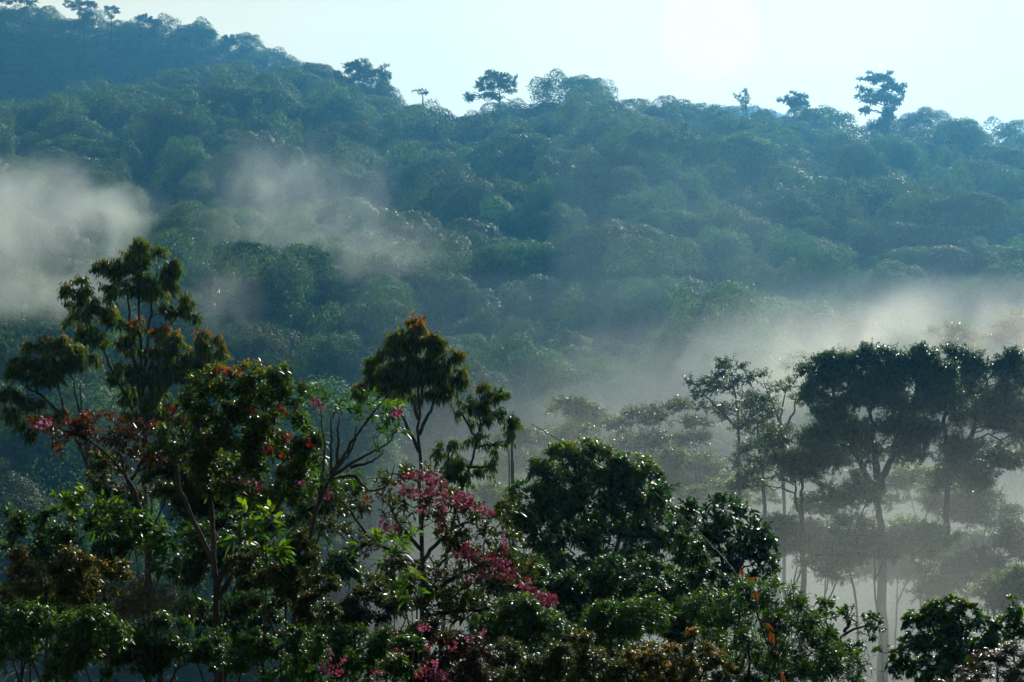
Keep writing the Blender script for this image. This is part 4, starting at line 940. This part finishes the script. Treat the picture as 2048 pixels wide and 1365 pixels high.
# lattice mast of poles seen in the mist behind the central gap
M['pole'] = bark_mat('weathered_pole', (.06, .055, .05), (.12, .11, .10), 5.0, .6)
mst = empty('pole_mast', at(1024, 1180, 62)); tag(mst, 'thin ladder-like mast of poles in mist right of the leaning slender tree', 'mast')
def pole(nm, a, b, r_, d=62):
    m = MB(); v, f = tube(np.array([at(*a, d), at((a[0] + b[0]) / 2, (a[1] + b[1]) / 2, d), at(*b, d)]), [r_] * 3, 8); m.add(v, f)
    m.build(nm, M['pole'], mst, True, np.array(mst.location))
pole('pole', (1026, 1180), (1024, 872), .045); pole('pole', (1021, 1180), (1018, 898), .022); pole('pole', (1030, 1180), (1027, 920), .022); pole('pole', (1018, 1180), (1018, 925), .014)
m = MB()
for yy in range(930, 1100, 12):
    v, f = tube(np.array([at(1018, yy, 62), at(1021.5, yy + 1, 62), at(1026, yy, 62)]), [.010] * 3, 5); m.add(v, f)
m.build('rungs', M['pole'], mst, False, np.array(mst.location))
# ------------------------------------------------------------------ haze and mist
def vol_mat(name, color, dens, g, grid=False):
    m, nt, out = nodes_of(name)
    pv = nt.nodes.new('ShaderNodeVolumePrincipled')
    pv.inputs['Color'].default_value = (*color, 1)
    pv.inputs['Density'].default_value = dens
    pv.inputs['Anisotropy'].default_value = g
    if not grid:
        pv.inputs['Density Attribute'].default_value = ''
    nt.links.new(pv.outputs[0], out.inputs['Volume'])
    return m
def haze_box():
    x0, x1, y0, y1, z0, z1 = -890, 890, -55, 1780, -42, 232
    vs = [(x, y, z) for x in (x0, x1) for y in (y0, y1) for z in (z0, z1)]
    fs = [(0, 1, 3, 2), (4, 6, 7, 5), (0, 4, 5, 1), (2, 3, 7, 6), (0, 2, 6, 4), (1, 5, 7, 3)]
    me = bpy.data.meshes.new('haze'); me.from_pydata(vs, [], fs)
    me.materials.append(vol_mat('haze_air', (.13, .52, .95), .00028, .68))
    o = bpy.data.objects.new('haze', me); col.objects.link(o)
    tag(o, 'thin blue morning haze filling the whole valley', kind='stuff')
haze_box()

def mist(name, label, c, half, dens, nscale, seed, cover=.5, res=(64, 64, 32), color=(.9, 1, .96), g=.6, stretch=(1, 1, 1), layer=False, rotz=0):
    """a bank of drifting mist: a density grid with soft noisy edges, c centre, half the half-sizes in metres"""
    me = bpy.data.meshes.new(name); o = bpy.data.objects.new(name, me); col.objects.link(o)
    mat = vol_mat(name + '_air', color, 1.0, g, True); me.materials.append(mat)
    o.location = Vector([float(q) for q in c]); o.rotation_euler = (0, 0, rotz)
    ng = bpy.data.node_groups.new(name, 'GeometryNodeTree')
    ng.interface.new_socket('Geometry', in_out='OUTPUT', socket_type='NodeSocketGeometry')
    N = ng.nodes.new; Lk = ng.links.new
    out = N('NodeGroupOutput'); vc = N('GeometryNodeVolumeCube'); sm = N('GeometryNodeSetMaterial')
    vc.inputs['Min'].default_value = tuple(-float(h) for h in half); vc.inputs['Max'].default_value = tuple(float(h) for h in half)
    for q, r_ in zip(('Resolution X', 'Resolution Y', 'Resolution Z'), res): vc.inputs[q].default_value = r_
    sm.inputs['Material'].default_value = mat
    pos = N('GeometryNodeInputPosition')
    def math_(op, a, b=None, c_=None, clamp=False):
        n = N('ShaderNodeMath'); n.operation = op; n.use_clamp = clamp
        for i, q in enumerate((a, b, c_)):
            if q is None: continue
            if isinstance(q, (int, float)): n.inputs[i].default_value = q
            else: Lk(q, n.inputs[i])
        return n.outputs[0]
    def vmath(op, a, b):
        n = N('ShaderNodeVectorMath'); n.operation = op
        Lk(a, n.inputs[0])
        if isinstance(b, tuple): n.inputs[1].default_value = b
        elif b is not None: Lk(b, n.inputs[1])
        return n
    nz = N('ShaderNodeTexNoise'); nz.inputs['Scale'].default_value = 1.0 / nscale; nz.inputs['Detail'].default_value = 4
    nz.inputs['Roughness'].default_value = .6; nz.inputs['Distortion'].default_value = .6
    sc = vmath('MULTIPLY', pos.outputs[0], tuple(stretch)); off = vmath('ADD', sc.outputs[0], (seed * 37.1, seed * 11.3, seed * 5.7))
    Lk(off.outputs[0], nz.inputs['Vector'])
    q = vmath('DIVIDE', pos.outputs[0], tuple(float(h) for h in half))
    if layer:
        sp = N('ShaderNodeSeparateXYZ'); Lk(q.outputs[0], sp.inputs[0])
        ex = math_('SUBTRACT', 1.0, math_('POWER', math_('ABSOLUTE', sp.outputs[0]), 4.0))
        ey = math_('SUBTRACT', 1.0, math_('POWER', math_('ABSOLUTE', sp.outputs[1]), 4.0))
        ez = math_('MULTIPLY', math_('SUBTRACT', 1.0, sp.outputs[2]), .5)      # 1 at the bottom, 0 at the top
        env = math_('MULTIPLY', math_('MULTIPLY', ex, ey), ez)
    else:
        l = vmath('LENGTH', q.outputs[0], None)
        env = math_('SUBTRACT', 1.0, math_('POWER', l.outputs['Value'], 2.0), clamp=True)
    ns = math_('MULTIPLY_ADD', nz.outputs[0], 7.5, -3.75 + (cover - .5) * 2, clamp=False)   # about -1..1
    d = math_('MAXIMUM', math_('MULTIPLY', env, math_('ADD', env, ns)), 0.0)
    d = math_('MULTIPLY', d, dens)
    Lk(d, vc.inputs['Density']); Lk(vc.outputs[0], sm.inputs[0]); Lk(sm.outputs[0], out.inputs[0])
    md = o.modifiers.new('mist', 'NODES'); md.node_group = ng
    tag(o, label, kind='stuff')
    return o
mist('mist', 'white billow of mist rising at the left edge of the slope', at(50, 480, 280), (20, 20, 14), .030, 9, 1, .6, (48, 48, 40), stretch=(1.2, 1, .8))
mist('mist', 'thin wisp of mist drifting up the mid slope', at(590, 420, 360), (24, 20, 17), .007, 9, 2, .55, (60, 48, 40), stretch=(1.2, 1, .7))
mist('mist', 'low valley mist lying under and around the grove', (38, 118, -21), (50, 64, 20), .017, 20, 3, .75, (64, 72, 28), layer=True)
mist('mist', 'bright bank of mist behind the right grove', at(1880, 700, 198), (38, 20, 8), .016, 9, 4, .5, (72, 44, 34), color=(1, 1, .9)).rotation_euler = (0, R(-7), 0)
mist('mist', 'thin pale mist hanging over the lower slope behind the grove', (62, 285, 2), (110, 75, 48), .0013, 26, 6, .75, (64, 48, 28), color=(.6, .88, 1), layer=True)
mist('mist', 'torn shred of mist trailing right of the left billow', at(215, 420, 300), (11, 12, 6), .016, 6, 8, .5, (40, 40, 32), stretch=(.8, 1, 1.3))
mist('mist', 'low shred of mist curling under the left billow', at(70, 590, 262), (15, 12, 5), .016, 6, 9, .5, (44, 40, 30), stretch=(.8, 1, 1.3))
mist('mist', 'faint streak of mist slanting down right from the mid wisp', at(760, 500, 330), (18, 14, 7), .009, 6, 10, .5, (48, 40, 32), stretch=(.8, 1, 1.2), rotz=0)
mist('mist', 'pale peak of mist rising on top of the mid wisp', at(525, 345, 380), (9, 10, 9), .008, 5, 11, .5, (36, 36, 36))
mist('mist', 'faint curl of mist between the two slender left trees', at(440, 590, 280), (8, 9, 8), .010, 5, 12, .5, (36, 36, 32))
mist('mist', 'dense mist pooled at the feet of the grove above the rounded bush', at(1740, 1230, 68), (9, 11, 6.5), .007, 6, 13, .75, (40, 44, 32))
mist('mist', 'thin slanting veil of mist drifting left from the bright bank up the slope', at(1470, 730, 232), (38, 26, 10), .006, 11, 14, .6, (64, 44, 34), stretch=(.7, 1, 1.2)).rotation_euler = (0, R(-12), 0)
